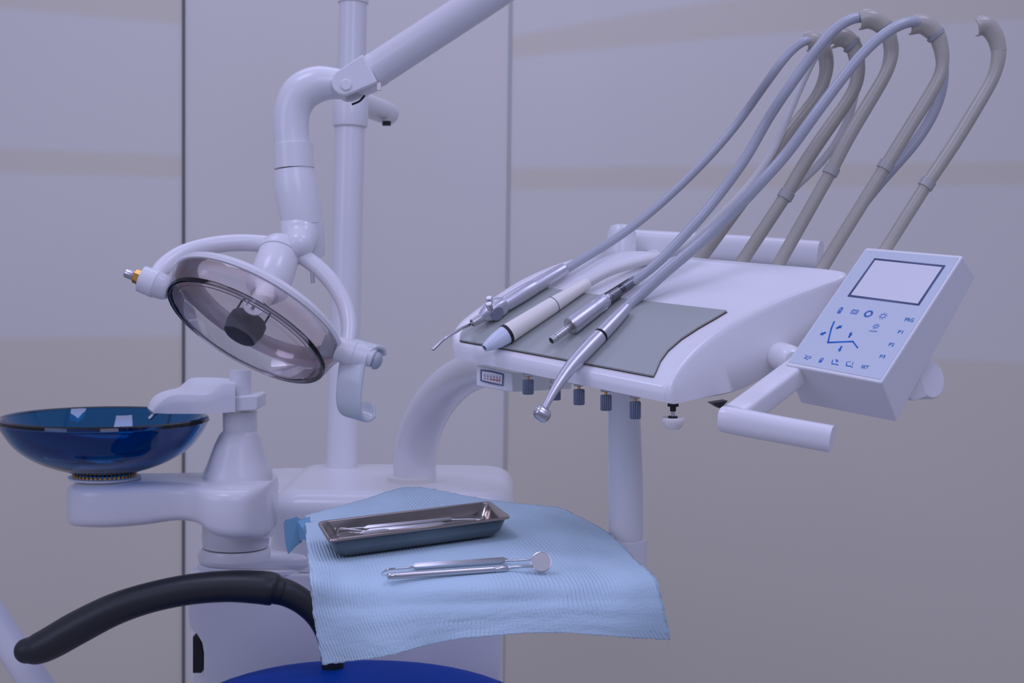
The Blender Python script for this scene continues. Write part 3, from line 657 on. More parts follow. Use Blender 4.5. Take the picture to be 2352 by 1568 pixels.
hose([(1290, 625, dB), (1315, 609, dB), (1354, 585, dB + .01), (1424, 543, dB + .02), (1505, 480, dB + .03), (1600, 391, dB + .03), (1679, 304, dB + .03), (1727, 237, dB + .03), (1766, 182, 1.335), (1806, 127, 1.335), (1837, 99, 1.335), (1865, 89, 1.34), (1888, 106, 1.36), (1897, 150, 1.375), (1882, 212, 1.375), (1798, 324, 1.375), (1738, 418, 1.375), (1679, 508, 1.375), (1612, 594, 1.37)], 10.5, HOSE, sy)

# 2: scaler
rp_ = lambda n: px(n, 1.27) * 1.06
scl = thing('ultrasonic_scaler', T(1230, 730), 'thick cream white scaler handpiece with pale nozzle, second from left on the mat', 'handpiece', 'dental handpieces on the grey mat')
A = Tr(1113, 799, 20, .001); B = Tr(1350, 650, 14)
ax_ = (B - A).normalized(); L1 = (B - A).length
def frac(x_): return (x_ - 1113) / (1350 - 1113)
mk('scaler_body', lathe(A, ax_, [(L1 * .215, rp_(20)), (L1 * .22, rp_(21.5)), (L1 * .64, rp_(18.5)), (L1 * .66, rp_(18)), (L1 * .78, rp_(16)), (L1 * .98, rp_(13.5)), (L1, rp_(12))], 44), CREAM, scl)
mk('body_seam', lathe(A, ax_, [(L1 * .662, rp_(17)), (L1 * .662, rp_(18.8)), (L1 * .667, rp_(18.8)), (L1 * .667, rp_(17))], 44), KNOB, scl)
mk('black_ring', lathe(A, ax_, [(L1 * .195, rp_(20)), (L1 * .197, rp_(21.8)), (L1 * .22, rp_(22)), (L1 * .222, rp_(20))], 44), BLACK, scl)
mk('nozzle', lathe(A, ax_, [(.012, rp_(5)), (.0, rp_(6.5)), (-.0004, rp_(8)), (.0008, rp_(9.2)), (L1 * .06, rp_(14.8)), (L1 * .12, rp_(18.6)), (L1 * .19, rp_(20.6)), (L1 * .197, rp_(20.8))], 44, cap=False), mat('pale_blue_plastic', (.66, .72, .80), .3), scl)
mk('nozzle_bore', lathe(A, ax_, [(.001, rp_(6.6)), (.004, rp_(6.6))], 24), BLACK, scl)
dB = (B - CAM).dot(FW)
hose([(1335, 660, dB), (1365, 641, dB), (1410, 618, dB + .005), (1475, 600, dB + .015), (1545, 583, dB + .02), (1590, 556, dB + .03), (1650, 500, 1.335), (1707, 443, 1.335), (1742, 399, 1.335), (1770, 356, 1.335), (1790, 316, 1.335), (1821, 237, 1.33), (1853, 166, 1.33), (1880, 112, 1.325), (1916, 85, 1.325), (1950, 98, 1.335), (1970, 150, 1.35), (1966, 215, 1.355), (1942, 295, 1.355), (1898, 362, 1.355), (1850, 408, 1.352), (1806, 449, 1.35), (1758, 518, 1.35), (1705, 598, 1.345)], [11, 11, 11, 10.5, 10] + [9.2] * 19, HOSEW, scl)

# 3: micromotor
mm = thing('micromotor', T(1340, 730), 'short silver air motor with steel spigot and clear sleeve, third from left on the mat', 'handpiece', 'dental handpieces on the grey mat')
A = Tr(1312, 748, 20); B = Tr(1392, 688, 17); ax_ = (B - A).normalized(); L1 = (B - A).length
mk('motor_body', lathe(A, ax_, [(0, rp_(19)), (.0004, rp_(20)), (L1 * .62, rp_(18.5)), (L1 * .64, rp_(18)), (L1 * .66, rp_(18.4)), (L1 * .97, rp_(16.5)), (L1, rp_(15))], 44), SATIN, mm)
gg = G()
for k in range(12):
    a = 2 * math.pi * k / 12; w_ = ax_.cross(T.n).normalized(); dr = T.n * math.cos(a) + w_ * math.sin(a); tn = dr.cross(ax_)
    gg.add(box(A + ax_ * (L1 * .8) + dr * rp_(17.4), L1 * .16, rp_(2), rp_(1.4), ax_, tn, dr))
mk('grip_ridge', gg, SATIN, mm)
mk('flange', lathe(A, -ax_, [(-.001, rp_(19)), (.0012, rp_(19.5)), (.0014, rp_(18)), (.0006, rp_(12))], 44), STEEL, mm)
mk('spigot', lathe(A, -ax_, [(0, rp_(8))] + [(rp_(q), rp_(r_)) for q, r_ in ((3, 9), (5, 9), (5.3, 7.6), (7, 7.6), (7.3, 9), (10, 9), (10.3, 7.6), (12, 7.6), (12.3, 9), (15, 9), (15.3, 7.6), (17, 7.6), (17.3, 9), (48, 8.6), (48.3, 7.6), (50, 7.6), (50.3, 8.8), (62, 8), (62.5, 6.6), (56, 5.6))], 36, cap=True), STEEL, mm)
mk('spigot_bore', lathe(A - ax_ * rp_(61), -ax_, [(0, rp_(6)), (rp_(1.6), rp_(6))], 24), BLACK, mm)
E_ = Tr(1464, 640, 13); ex = (E_ - B).normalized(); Le = (E_ - B).length
mk('clear_sleeve', lathe(B, ex, [(-.002, rp_(14.5)), (Le * .5, rp_(13)), (Le, rp_(11.5))], 36, cap=False), CLEARS, mm)
mk('ribbed_connector', lathe(B, ex, [(0, rp_(9))] + [(Le * .06 * k + (Le * .03 if h_ else 0), rp_(12 if h_ else 10)) for k in range(1, 7) for h_ in (0, 1)] + [(Le * .45, rp_(9)), (Le * .72, rp_(9)), (Le * .73, rp_(7))], 32), STEEL, mm)
dB = (E_ - CAM).dot(FW)
hose([(1432, 662, dB - .01), (1464, 641, dB), (1515, 601, dB), (1563, 550, dB + .005), (1600, 510, dB + .005), (1640, 463, dB + .01), (1679, 411, dB + .01), (1719, 356, dB + .01), (1758, 281, dB + .01), (1798, 221, 1.30), (1837, 166, 1.30), (1877, 111, 1.295), (1916, 66, 1.295), (1956, 42, 1.30), (1992, 38, 1.305), (2026, 60, 1.315), (2046, 112, 1.33), (2034, 170, 1.335), (1995, 237, 1.335), (1948, 316, 1.335), (1910, 391, 1.335), (1853, 494, 1.335), (1786, 608, 1.33)], [9.5, 11, 11.5] + [12] * 20, HOSE, mm)

# 4: high speed handpiece
rp_ = lambda n: px(n, 1.27)
hs_ = thing('high_speed_handpiece', T(1380, 770), 'slim silver turbine handpiece with curved neck and small round head hanging over console edge', 'handpiece', 'dental handpieces on the grey mat')
pp = [(1439, 706, 13), (1419, 728, 15.5), (1400, 748, 16.5), (1381, 768, 17)]
mk('coupling', tube([Tr(a, b, 17) for a, b, _ in pp], [rp_(r) for *_, r in pp], 40, k=4), SATIN, hs_)
a, b = Tr(1380.2, 769.2, 17), Tr(1378.4, 771.2, 17)
mk('black_ring', tube([a, b], rp_(17.5), 40), BLACK, hs_)
pp = [(1377, 772, 17.2, 17), (1347, 803, 17.4, 17), (1315, 838, 15.6, 17), (1292, 868, 12.6, 17), (1273, 897, 10, 18), (1258, 923, 8.2, 20), (1248, 942, 7.6, 22)]
mk('curved_neck', tube([Tr(a, b, mn) for a, b, _, mn in pp], [rp_(r) for _, _, r, _ in pp], 40, k=6), SATIN, hs_)
hc = Tr(1245, 950, 22); hx = V(.80, .56, .1).normalized()
mk('turbine_head', lathe(hc, hx, [(-rp_(17), 1e-4), (-rp_(17), rp_(9)), (-rp_(15), rp_(12.5)), (-rp_(9), rp_(15.5)), (rp_(6), rp_(16)), (rp_(13), rp_(14.5)), (rp_(17), rp_(9)), (rp_(17.2), 1e-4)], 40), STEEL, hs_)
mk('head_button', lathe(hc, -hx, [(rp_(16), rp_(8)), (rp_(18.5), rp_(7)), (rp_(18.5), rp_(3)), (rp_(17), rp_(2.5))], 28), SATIN, hs_)
mk('chuck_opening', lathe(hc, hx, [(rp_(16), rp_(7)), (rp_(18), rp_(6.5))], 24), BLACK, hs_)
dB = T.depth(1445, 700) - .006
hose([(1432, 714, dB - .006), (1452, 692, dB), (1478, 672, dB)] + [(1529, 622, dB), (1598, 568, dB), (1659, 511, dB), (1711, 459, 1.27), (1758, 407, 1.265), (1806, 356, 1.265), (1853, 289, 1.26), (1900, 225, 1.26), (1948, 162, 1.26), (1995, 107, 1.262), (2035, 75, 1.268), (2074, 53, 1.272), (2110, 48, 1.28), (2145, 72, 1.295), (2166, 130, 1.31), (2168, 195, 1.315), (2142, 270, 1.32), (2092, 342, 1.32), (2042, 395, 1.318), (1956, 498, 1.315), (1888, 618, 1.31)], [12, 12.5, 13] + [13.2] * 4 + [13] * 4 + [12.4] * 15, HOSE, hs_)

# ------------------------------------------------------------------ control panel
CPn = Plane((.437, 1.078, .89), 2010, 720, 1.19)
cpan = thing('control_panel', CPn(2010, 720, -.03), 'white wedge control box with blank screen and blue chair symbols', 'control panel')
def Zp(a, b): return (1790 + a / 3.647, 550 + b / 3.647)
face = [Zp(722, 66), Zp(1540, 133), Zp(852, 1200), Zp(46, 1046)]
fr_ = [CPn(*q) for q in face]
back = [P(2005, 600, 1.32), P(2242, 634, CPn.depth(2213, 588) + .030), P(2059, 970, CPn.depth(2023, 876) + .035), P(1838, 926, CPn.depth(1803, 838) + .035)]
mk('housing', loft([back, fr_]), WHITE, cpan, bevel=.0022, bseg=4)
def shr(poly, s):
    cx = sum(q[0] for q in poly) / 4; cy = sum(q[1] for q in poly) / 4
    return [(cx + (a - cx) * s, cy + (b - cy) * s) for a, b in poly]
mk('keypad_film', prism([CPn(*q, .0001) for q in shr(face, .955)], CPn.n * .0003), FACE, cpan)
so = [Zp(797, 157), Zp(1393, 218), Zp(1170, 553), Zp(570, 476)]; si = [Zp(803, 172), Zp(1366, 230), Zp(1160, 538), Zp(598, 464)]
gg = G()
for i in range(4):
    j = (i + 1) % 4; gg.add(prism([CPn(*so[i], .0005), CPn(*so[j], .0005), CPn(*si[j], .0005), CPn(*si[i], .0005)], CPn.n * .0003))
mk('screen_frame', gg, SFRAME, cpan, angle=180)
mk('screen', prism([CPn(*q, .0004) for q in si], CPn.n * .0002), SCREEN, cpan)
sym = G()
def stroke(pts, wd, closed=False, h=.0005):
    q = [np.array(Zp(*p)) for p in pts]; wd = wd / 3.647
    for i in range(len(q) - (0 if closed else 1)):
        a, b = q[i], q[(i + 1) % len(q)]; d_ = (b - a); l = np.linalg.norm(d_)
        if l < 1e-6: continue
        d_ = d_ / l; n2 = np.array([-d_[1], d_[0]]) * wd / 2; e_ = d_ * wd * .25; a = a - e_; b = b + e_
        sym.add(prism([CPn(*(a + n2), h), CPn(*(b + n2), h), CPn(*(b - n2), h), CPn(*(a - n2), h)], CPn.n * .00012))
def fill(pts, h=.0005): sym.add(prism([CPn(*Zp(*p), h) for p in pts], CPn.n * .00012))
EX = np.array([1.0, .12]); EY = np.array([.52, -.85])
def loc(c, x_, y_): return tuple(np.array(c) + EX * x_ + EY * y_)
def circle(c, r, n=20, ph=0): return [loc(c, r * math.cos(2 * math.pi * k / n + ph), r * math.sin(2 * math.pi * k / n + ph)) for k in range(n)]
# cup icons
def cup(c, s, steam):
    stroke([loc(c, -15 * s, 22 * s), loc(c, -12 * s, -24 * s), loc(c, 12 * s, -24 * s), loc(c, 15 * s, 22 * s)], 3.4)
    fill([loc(c, -8 * s, 6 * s), loc(c, -6 * s, -19 * s), loc(c, 6 * s, -19 * s), loc(c, 8 * s, 6 * s)])
    if steam:
        for dx in (-6, 0, 6): stroke([loc(c, dx, 14), loc(c, dx + 3, 20), loc(c, dx - 1, 27), loc(c, dx + 3, 34)], 3.2)
    else:
        for dx in (-3, 4): stroke([loc(c, dx, 12), loc(c, dx + 2, 24)], 2.6)
cup((508, 596), 1.0, True); cup((350, 1010), .85, False)
c = (632, 605); stroke([loc(c, *q) for q in ((-24, 19), (22, 19), (29, 12), (24, -19), (-24, -19), (-30, -12))], 3.4, True)
stroke([loc(c, *q) for q in ((-14, 9), (14, 9), (19, 4), (14, -9), (-14, -9), (-19, -4))], 3.2, True)
c = (747, 622); stroke(circle(c, 22), 4, True)
for k in range(22):
    a = 2 * math.pi * k / 22; stroke([loc(c, 24 * math.cos(a), 24 * math.sin(a)), loc(c, 34 * math.cos(a), 34 * math.sin(a))], 4.2)
for c, s in (((869, 640), 1), ((810, 727), .8)):
    stroke(circle(c, 17 * s), 3, True)
    for k in range(8):
        a = 2 * math.pi * k / 8 + .2; stroke([loc(c, 21 * s * math.cos(a), 21 * s * math.sin(a)), loc(c, 33 * s * math.cos(a), 33 * s * math.sin(a))], 3.4)
stroke([(460, 687), (436, 742), (407, 862), (616, 853), (656, 906)], 12)
def arrow(c, dx, dy):
    d_ = np.array([dx, dy], float); d_ /= np.linalg.norm(d_); n2 = np.array([-d_[1], d_[0]]); c = np.array(c, float)
    pts = [c - d_ * 27 - n2 * 7, c + d_ * 4 - n2 * 7, c + d_ * 2 - n2 * 15, c + d_ * 28, c + d_ * 2 + n2 * 15, c + d_ * 4 + n2 * 7, c - d_ * 27 + n2 * 7]
    fill([tuple(p) for p in pts])
arrow((503, 733), 50, -22); arrow((365, 787), -50, 20); arrow((595, 797), 22, -38); arrow((510, 916), -22, 38)
c = (238, 988)                        # tap / seated figure outline
stroke([(217, 962), (232, 985), (222, 998), (208, 992), (222, 985)], 3.4)
stroke([(228, 975), (268, 982), (262, 992), (240, 996), (234, 1004), (222, 998)], 3.4)
for c, v_ in (((468, 1030), 0), ((588, 1046), 1)):
    cx, cy = c; stroke([(cx - 22, cy - 22), (cx - 28, cy + 10), (cx + 8, cy + 14), (cx + 26, cy + 22)], 7)
    if v_ == 0: stroke([(cx + 2, cy - 24), (cx + 22, cy - 20), (cx + 6, cy - 10), (cx + 28, cy - 8)], 5)
    else: stroke([(cx - 10, cy - 24), (cx + 8, cy - 22)], 4); stroke([(cx + 30, cy - 20), (cx + 22, cy + 2)], 5)
mk('printed_symbols', sym, BLUEINK, cpan, angle=180)
def text(s, x0, y0, wtot, hcap, h=.0005, shear=0.0, grow=0.0):
    cu = bpy.data.curves.new('t', 'FONT'); cu.body = s; cu.size = 1.0; cu.offset = grow
    to = bpy.data.objects.new('t', cu); COL.objects.link(to); dg = bpy.context.evaluated_depsgraph_get(); dg.update()
    me = bpy.data.meshes.new_from_object(to.evaluated_get(dg)); bpy.data.objects.remove(to)
    xs = [v.co.x for v in me.vertices]; ys = [v.co.y for v in me.vertices]; sx = wtot / (max(xs) - min(xs)); sy_ = hcap / (max(ys) - min(ys)); mx_ = min(xs)
    ex_ = np.array([.99, .10]); ey_ = np.array([.42, -.92])
    v = [CPn(*Zp(*(np.array([x0, y0]) + ex_ * ((q.co.x - mx_) * sx) + ey_ * (q.co.y * sy_))), h) for q in me.vertices]
    f = [tuple(p.vertices) for p in me.polygons]; bpy.data.meshes.remove(me); return v, f
tg = G()
for s, x0, y0, w_, h_ in (('PRG', 1045, 682, 76, 34), ('P1', 988, 784, 42, 30), ('P2', 912, 889, 46, 30), ('P3', 836, 989, 46, 30), ('SET', 681, 1075, 64, 30), ('ON/OFF', 750, 769, 68, 13)):
    tg.add(text(s, x0, y0, w_, h_, grow=.028))
mk('printed_lettering', tg, TEXTINK, cpan, angle=180)
kd = P(2135, 872, 1.235)
mk('mount_knob', lathe(kd, V(.55, -.10, -.8), [(-.012, px(36, 1.23)), (-.0115, px(43, 1.23)), (0, px(45, 1.23)), (.002, px(44, 1.23)), (.003, px(41, 1.23)), (.0035, 1e-4)], 56), WHITE, cpan)
mk('mount_block', prism([P(a, b, 1.22) for a, b in [(2060, 880), (2110, 850), (2131, 906), (2128, 911), (2096, 921)]], V(0, 0, 1) * .03), WHITE, cpan, bevel=.001)
mk('panel_bracket', tube([P(1900, 850, 1.27), P(1990, 830, 1.25), P(2100, 868, 1.25)], .012, 24), WHITE, cpan)

# ------------------------------------------------------------------ bracket table under the paper
ZP = P(1100, 1250, 1.27).z
class HP:
    def __call__(s, x_, y_, h=0.0):
        ray = P(x_, y_, 1) - CAM; t = (ZP + h - CAM.z) / ray.z; return CAM + ray * t
Hh = HP()
tab = thing('bracket_table', P(1438, 1300, DK), 'small white bracket table hidden under the blue paper, on the grey-white column hub', 'table')
def inpoly(pts, k=5): return dense(pts, k)
tpoly = [Hh(a, b, -.012) for a, b in [(728, 1200), (820, 1165), (940, 1148), (1120, 1158), (1275, 1176), (1372, 1224), (1440, 1288), (1478, 1322), (1465, 1330), (1300, 1332), (1100, 1334), (880, 1334), (740, 1330), (722, 1318), (720, 1260)]]
tpc = sum(tpoly, Vector()) / len(tpoly); tpoly = [tpc + (q - tpc) * .87 for q in tpoly]
mk('tabletop', prism(dense(tpoly, 3), Vector((0, 0, .009))), WHITE2, tab, bevel=.002)
hbp = P(1440, 1300, DK)
mk('hub', lathe(Vector((hbp.x, hbp.y, P(1440, 1330, DK).z)), Z3, [(0, px(46, DK)), (px(88, DK), px(46, DK)), (px(92, DK), px(44, DK)), (px(93.5, DK), px(40, DK))], 44), WHITE, tab)
mk('hub_ring', lathe(P(1438, 1240, DK), Z3, [(-.001, px(38.5, DK)), (.001, px(38.5, DK))], 44), BLACK, tab)
tlow = P(1440, 1322, DK); tt_ = Hh(1200, 1260, -.02)
mk('table_arm', tube([tlow, tt_], .012, 24), WHITE, tab)

# paper sheet
rows = [
    [(700, 1184, 0), (826, 1150, .002), (948, 1119, .009), (1130, 1149, .001), (1290, 1166, 0)],
    [(702, 1218, 0), (830, 1190, 0), (990, 1176, 0), (1200, 1186, 0), (1396, 1222, 0)],
    [(706, 1268, 0), (860, 1262, 0), (1050, 1258, 0), (1270, 1262, 0), (1462, 1288, 0)],
    [(712, 1322, -.001), (880, 1326, 0), (1100, 1326, 0), (1310, 1322, 0), (1504, 1326, -.004)]]
ctrl = [[Hh(*q) for q in r] for r in rows]
hang = [[(718, 1400, .002), (882, 1398, -.012), (1100, 1390, -.008), (1322, 1382, -.012), (1522, 1384, 0)],
        [(728, 1465, .0), (890, 1452, -.020), (1092, 1428, -.012), (1322, 1422, -.018), (1532, 1430, .0)],
        [(741, 1529, -.002), (900, 1503, -.024), (1085, 1462, -.016), (1322, 1455, -.02), (1541, 1471, .004)]]
for r in hang: ctrl.append([P(a, b, (ctrl[3][i] - CAM).dot(FW) - .012 + c_) for i, (a, b, c_) in enumerate(r)])
NU, NV = 20, 14
rr_ = [cr(r, NU) for r in ctrl]; colsn = len(rr_[0]); grid = []
cc_ = [cr([r[j] for r in rr_], NV) for j in range(colsn)]
vs = []; nr = len(cc_[0])
for i in range(nr):
    for j in range(colsn):
        q = Vector(cc_[j][i]); s = i / (nr - 1); u_ = j / (colsn - 1)
        if s > .5: q += Vector((0, 1, 0)) * (.0022 * math.sin(u_ * 19 + 1) * (s - .5) * 2)
        edge = min(i, nr - 1 - i, j, colsn - 1 - j)
        if edge == 0: q += Vector((random.uniform(-1, 1), 0, random.uniform(-1, 1))) * .0005
        vs.append(q)
fs = [(i * colsn + j, i * colsn + j + 1, (i + 1) * colsn + j + 1, (i + 1) * colsn + j) for i in range(nr - 1) for j in range(colsn - 1)]
PAPER, pt_, pbn = nodes('ribbed_blue_paper'); Lk = pt_.links
pbn.inputs['Base Color'].default_value = (.50, .67, .755, 1); pbn.inputs['Roughness'].default_value = .75
uvn = pt_.nodes.new('ShaderNodeUVMap'); uvn.uv_map = 'UVMap'
sx_ = pt_.nodes.new('ShaderNodeSeparateXYZ'); Lk.new(uvn.outputs[0], sx_.inputs[0])
def MM(op, a, b=None):
    q = pt_.nodes.new('ShaderNodeMath'); q.operation = op
    for i, v_ in enumerate((a, b)):
        if v_ is None: continue
        if hasattr(v_, 'links'): Lk.new(v_, q.inputs[i])
        else: q.inputs[i].default_value = v_
    return q.outputs[0]
nz = pt_.nodes.new('ShaderNodeTexNoise'); nz.inputs['Scale'].default_value = 5; Lk.new(uvn.outputs[0], nz.inputs['Vector'])
ph_ = MM('ADD', MM('MULTIPLY', MM('SUBTRACT', sx_.outputs[0], MM('MULTIPLY', sx_.outputs[1], .10)), 2 * math.pi * 84), MM('MULTIPLY', nz.outputs['Fac'], 14.0))
rib = MM('MULTIPLY', MM('SINE', ph_), 0.5)
# ribs flattened in embossed cross bands
n3 = pt_.nodes.new('ShaderNodeTexNoise'); n3.inputs['Scale'].default_value = 3.0; Lk.new(uvn.outputs[0], n3.inputs['Vector'])
mrn = pt_.nodes.new('ShaderNodeMapRange'); Lk.new(n3.outputs['Fac'], mrn.inputs[0]); mrn.inputs[1].default_value = .38; mrn.inputs[2].default_value = .6; mrn.inputs[3].default_value = .05; mrn.inputs[4].default_value = 1
hgt = MM('MULTIPLY', rib, mrn.outputs[0])
fz = pt_.nodes.new('ShaderNodeTexNoise'); fz.inputs['Scale'].default_value = 60; Lk.new(uvn.outputs[0], fz.inputs['Vector'])
wr = pt_.nodes.new('ShaderNodeTexNoise'); wr.inputs['Scale'].default_value = 4; wr.inputs['Detail'].default_value = 5; Lk.new(uvn.outputs[0], wr.inputs['Vector'])
hgt = MM('ADD', MM('ADD', hgt, MM('MULTIPLY', fz.outputs['Fac'], .35)), MM('MULTIPLY', wr.outputs['Fac'], 5.0))
bpn = pt_.nodes.new('ShaderNodeBump'); bpn.inputs['Strength'].default_value = 1.0; bpn.inputs['Distance'].default_value = .00075
Lk.new(hgt, bpn.inputs['Height']); Lk.new(bpn.outputs[0], pbn.inputs['Normal'])
pbn.inputs['Subsurface Weight'].default_value = 0.0
paper = mk('paper_sheet', (vs, fs), PAPER, None, angle=180)
uvl = paper.data.uv_layers.new(name='UVMap')
for lp in paper.data.loops:
    i, j = divmod(lp.vertex_index, colsn)
    uvl.data[lp.index].uv = (j / (colsn - 1) , i / (nr - 1) * .9)
sm = paper.modifiers.new('s', 'SOLIDIFY'); sm.thickness = .0009; sm.offset = 0
tag(paper, 'crinkled ribbed light blue paper sheet draped over the bracket table', 'paper sheet')
# darker torn corner folded out at the left
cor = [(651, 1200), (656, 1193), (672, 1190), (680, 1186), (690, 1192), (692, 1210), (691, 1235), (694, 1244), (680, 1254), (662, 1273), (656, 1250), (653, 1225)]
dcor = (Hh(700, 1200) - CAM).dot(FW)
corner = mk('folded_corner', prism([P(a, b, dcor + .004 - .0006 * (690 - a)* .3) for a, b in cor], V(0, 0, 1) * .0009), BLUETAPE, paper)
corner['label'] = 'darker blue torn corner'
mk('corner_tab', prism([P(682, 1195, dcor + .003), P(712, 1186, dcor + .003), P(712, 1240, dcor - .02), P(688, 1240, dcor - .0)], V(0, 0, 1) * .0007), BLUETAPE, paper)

# ------------------------------------------------------------------ steel tray
ht = .020
K = [Hh(723, 1198, ht), Hh(1130, 1151, ht), Hh(1169, 1187, ht), Hh(761, 1242, ht)]
kc = sum(K, Vector()) / 4; uu = ((K[1] - K[0]) + (K[2] - K[3])) / 4; vv = ((K[0] - K[3]) + (K[1] - K[2])) / 4
lu, lv = uu.length, vv.length; uh, vh = uu / lu, vv / lv
st = thing('instrument_tray', Vector((kc.x, kc.y, ZP + .001)), 'shallow rectangular stainless steel tray holding probes on blue paper', 'tray')
zb_ = ZP + .0020
def trect(a, b, r, z): return [Vector((kc.x, kc.y, 0)) + Vector((uh.x, uh.y, 0)) * p + Vector((vh.x, vh.y, 0)) * q + Z3 * z for p, q in rrect(a, b, r, 8)]
zr = ZP + ht
outer_ = [trect(lu, lv, .008, zr - .0015), trect(lu, lv, .008, zr), trect(lu - .0005, lv - .0005, .008, zr + .0006), trect(lu - .0025, lv - .0025, .008, zr + .0004), trect(lu - .004, lv - .004, .009, zr - .001), trect(lu - .0075, lv - .0065, .010, zb_ + .008), trect(lu - .009, lv - .008, .011, zb_ + .005), trect(lu - .013, lv - .012, .011, zb_ + .0018), trect(lu - .018, lv - .016, .010, zb_ + .001)]
mk('tray_interior', loft(outer_, False, True), TRAYST, st, angle=180)
o2 = [trect(lu - .018, lv - .016, .010, zb_), trect(lu - .0125, lv - .0115, .011, zb_ + .0008), trect(lu - .0082, lv - .0072, .011, zb_ + .0045), trect(lu - .0066, lv - .0056, .010, zb_ + .008), trect(lu - .0032, lv - .0032, .009, zr - .0015), trect(lu - .0002, lv - .0002, .008, zr - .0012)]
mk('tray_outside', loft(o2, True, False), TRAYOUT, st, angle=180)

# probes lying in the tray
def seg(x_, y_, h): return Hh(x_, y_, h)
def probe(name, label, pts, r, tipA, tipB, cat='dental instrument', group='instruments in the steel tray', ridges=False):
    root = thing(name, pts[0].lerp(pts[-1], .5), label, cat, group)
    a, b = pts; d_ = (b - a).normalized(); L = (b - a).length
    if ridges:
        pr = [(0, r * .8), (.0008, r)] 
        nrd = 90
        for k in range(nrd): pr += [(.006 + (L - .012) * k / nrd, r), (.006 + (L - .012) * (k + .5) / nrd, r * .93)]
        pr += [(L - .005, r), (L - .001, r * .9), (L, r * .5)]
        mk('handle', lathe(a, d_, pr, 24), STEEL, root, angle=60)
    else:
        mk('handle', lathe(a, d_, [(-.004, r * .3), (0, r), (L, r), (L + .004, r * .3)], 8), STEEL, root, angle=30)
    for tp_ in (tipA, tipB):
        if tp_: mk('working_tip', tube(tp_, [r * .38] * (len(tp_) - 1) + [r * .12], 12, k=5), STEEL, root)
    return root
zi = .0115
probe('dental_probe', 'steel probe in the tray with hooked left tip, farthest back', [seg(845, 1211, zi + .002), seg(1032, 1193, zi + .004)], .0021,
      [seg(841, 1211, zi + .002), seg(815, 1213, zi + .002), seg(780, 1215, zi + .002), seg(770, 1213, zi + .004), seg(774, 1222, zi)], [seg(1036, 1193, zi + .004), seg(1080, 1192, zi + .004), seg(1104, 1193, zi + .004), seg(1112, 1189, zi + .007)])
probe('dental_probe', 'middle steel probe in the tray with a looped wire tip', [seg(850, 1219, zi), seg(1014, 1203, zi + .003)], .0021,
      [seg(846, 1220, zi), seg(815, 1217, zi + .002), seg(786, 1213, zi + .004), seg(778, 1217, zi + .002), seg(774, 1228, zi)], [seg(1018, 1203, zi + .003), seg(1050, 1199, zi + .003), seg(1096, 1194, zi + .003)])
probe('dental_tweezers', 'flat steel tweezers lying along the front wall of the tray', [seg(836, 1223, zi), seg(960, 1210, zi)], .0018,
      [seg(832, 1224, zi), seg(805, 1222, zi), seg(782, 1226, zi), seg(775, 1231, zi - .001)], [seg(964, 1210, zi), seg(1040, 1200, zi + .002), seg(1100, 1194, zi + .003)])
# explorer and mirror on the paper
hE = .0050
ex_ = probe('dental_explorer', 'double-ended steel explorer on blue paper behind the mouth mirror', [seg(955, 1300, hE), seg(1156, 1286, hE)], .0026,
      [seg(949, 1302, hE), seg(936, 1304, hE), seg(905, 1306, hE), seg(891, 1308, hE + .001), seg(876, 1316, hE - .003)], [seg(1160, 1288, hE), seg(1174, 1287, hE), seg(1205, 1286, hE), seg(1232, 1284, hE)], group='instruments on the blue paper')
mr_ = thing('mouth_mirror', seg(1030, 1318, 0), 'steel mouth mirror with round glass and knurled handle in front of the explorer', 'dental mirror', 'instruments on the blue paper')
a, b = seg(892, 1323, hE - .001), seg(1164, 1305, hE - .001); d_ = (b - a).normalized(); L = (b - a).length; r = .0027
pr = [(-.0008, r * .6), (0, r * .95), (.004, r)]
for k in range(110): pr += [(.005 + (L - .016) * k / 110, r), (.005 + (L - .016) * (k + .5) / 110, r * .92)]
pr += [(L - .010, r * .85), (L - .009, r * 1.02), (L - .001, r * 1.02), (L + .001, r * .6)]
mk('knurled_handle', lathe(a, d_, pr, 28), STEEL, mr_, angle=60)
mc = Hh(1243, 1290, .011); 
mk('stem', tube([b, Hh(1195, 1301, hE + .001), Hh(1222, 1300, hE + .003)], .0013, 14, k=4), STEEL, mr_)
mdir = V(-.12, -.42, -.9).normalized(); rm = px(24, (mc - CAM).dot(FW))
mk('mirror_rim', lathe(mc, mdir, [(-.0016, rm * .9), (-.0014, rm), (.0004, rm), (.0006, rm * .93), (.0001, rm * .90)], 48), STEEL, mr_)
mk('mirror_glass', lathe(mc, mdir, [(.0001, rm * .91), (.0003, rm * .905)], 48), MIRROR, mr_)

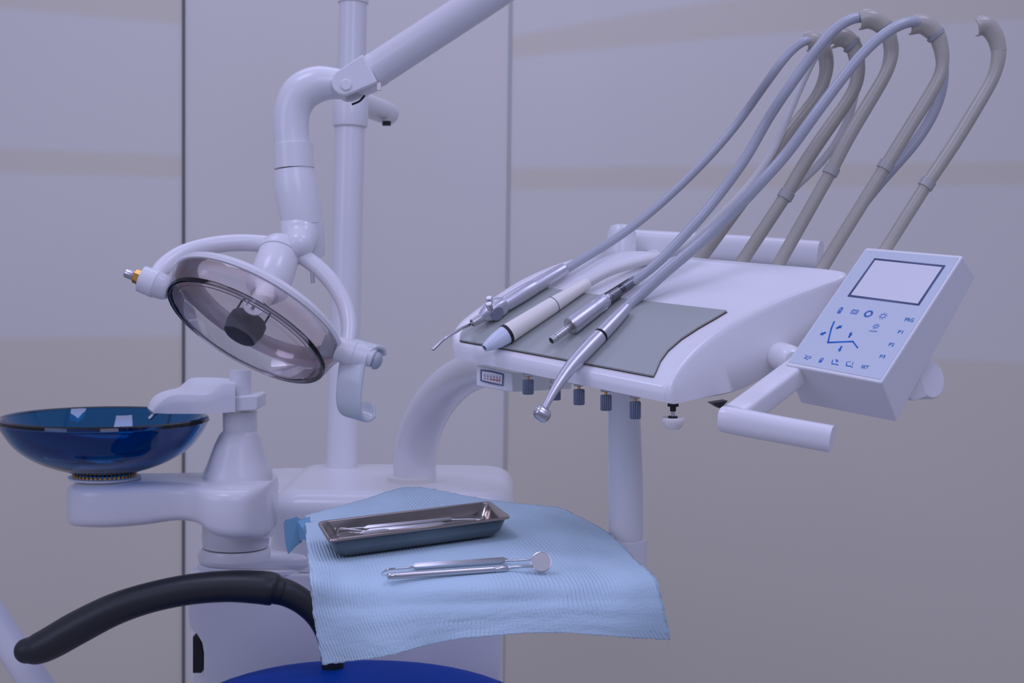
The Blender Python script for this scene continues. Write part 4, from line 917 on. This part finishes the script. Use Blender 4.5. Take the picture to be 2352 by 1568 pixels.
# ------------------------------------------------------------------ patient chair
DS = 1.62
ch = thing('patient_chair', (P(820, 1568, DS).x, P(820, 1568, DS).y + .1, 0), 'blue vinyl dental chair with long black padded armrest, cut off at the bottom', 'dental chair')
ar = [(62, 1494, 30), (85, 1490, 36), (120, 1474, 39), (180, 1440, 40), (260, 1400, 38), (340, 1373, 36), (430, 1354, 36), (520, 1346, 37), (590, 1348, 39), (625, 1352, 39), (638, 1355, 32)]
mk('armrest', tube([P(a, b, 1.70) for i, (a, b, _) in enumerate(ar)], [px(c_, 1.66) for *_, c_ in ar], 40, k=6, dome=6), SOFTBLK, ch)
ar2 = [(620, 1352, 33), (660, 1362, 31), (700, 1385, 29), (734, 1420, 28), (756, 1470, 26), (764, 1530, 26), (766, 1600, 25), (766, 1700, 25)]
mk('armrest_bracket', tube([P(a, b, 1.70 + .004 * i) for i, (a, b, _) in enumerate(ar2)], [px(c_, 1.7) for *_, c_ in ar2], 32, k=6), SOFTBLK, ch)
cs = P(822, 1714, DS + .06); rings = []
for k in range(25):                  # backrest cushion: wide rounded pad
    s = -1 + 2 * k / 24
    e_ = max(0.03, (1 - abs(s) ** 2.6)) ** (1 / 2.6)
    cx = cs + Vector((1, 0, 0)) * (.25 * s)
    rings.append(sring(cx + Z3 * (-.02 * s * s), Vector((0, 1, 0)), Z3, .19 * e_, .083 * e_, 2.4, 40))
mk('seat_cushion', loft(rings), BLUESEAT, ch)


mk('seat_frame', prism([cs + Vector((a, b, -.12)) for a, b in rrect(.2, .15, .04)], Vector((0, 0, .06))), WHITE2, ch, bevel=.006)
mk('pedestal', lathe(Vector((cs.x, cs.y, 0)), Z3, [(0, .22), (.03, .21), (.05, .09), (cs.z - .11, .08)], 40), WHITE, ch)

# pale rod at the lower left corner
rod = mk('slanting_tube', tube([P(-60, 1350, 1.8), P(40, 1505, 1.8), P(110, 1610, 1.8), P(200, 1745, 1.8), P(250, 1900, 1.8), P(255, 2200, 1.8), P(255, 2620, 1.8)], px(36, 1.8), 28, k=5), WHITE2)
tag(rod, 'pale lavender tube crossing the lower left corner below the black armrest', 'tube')
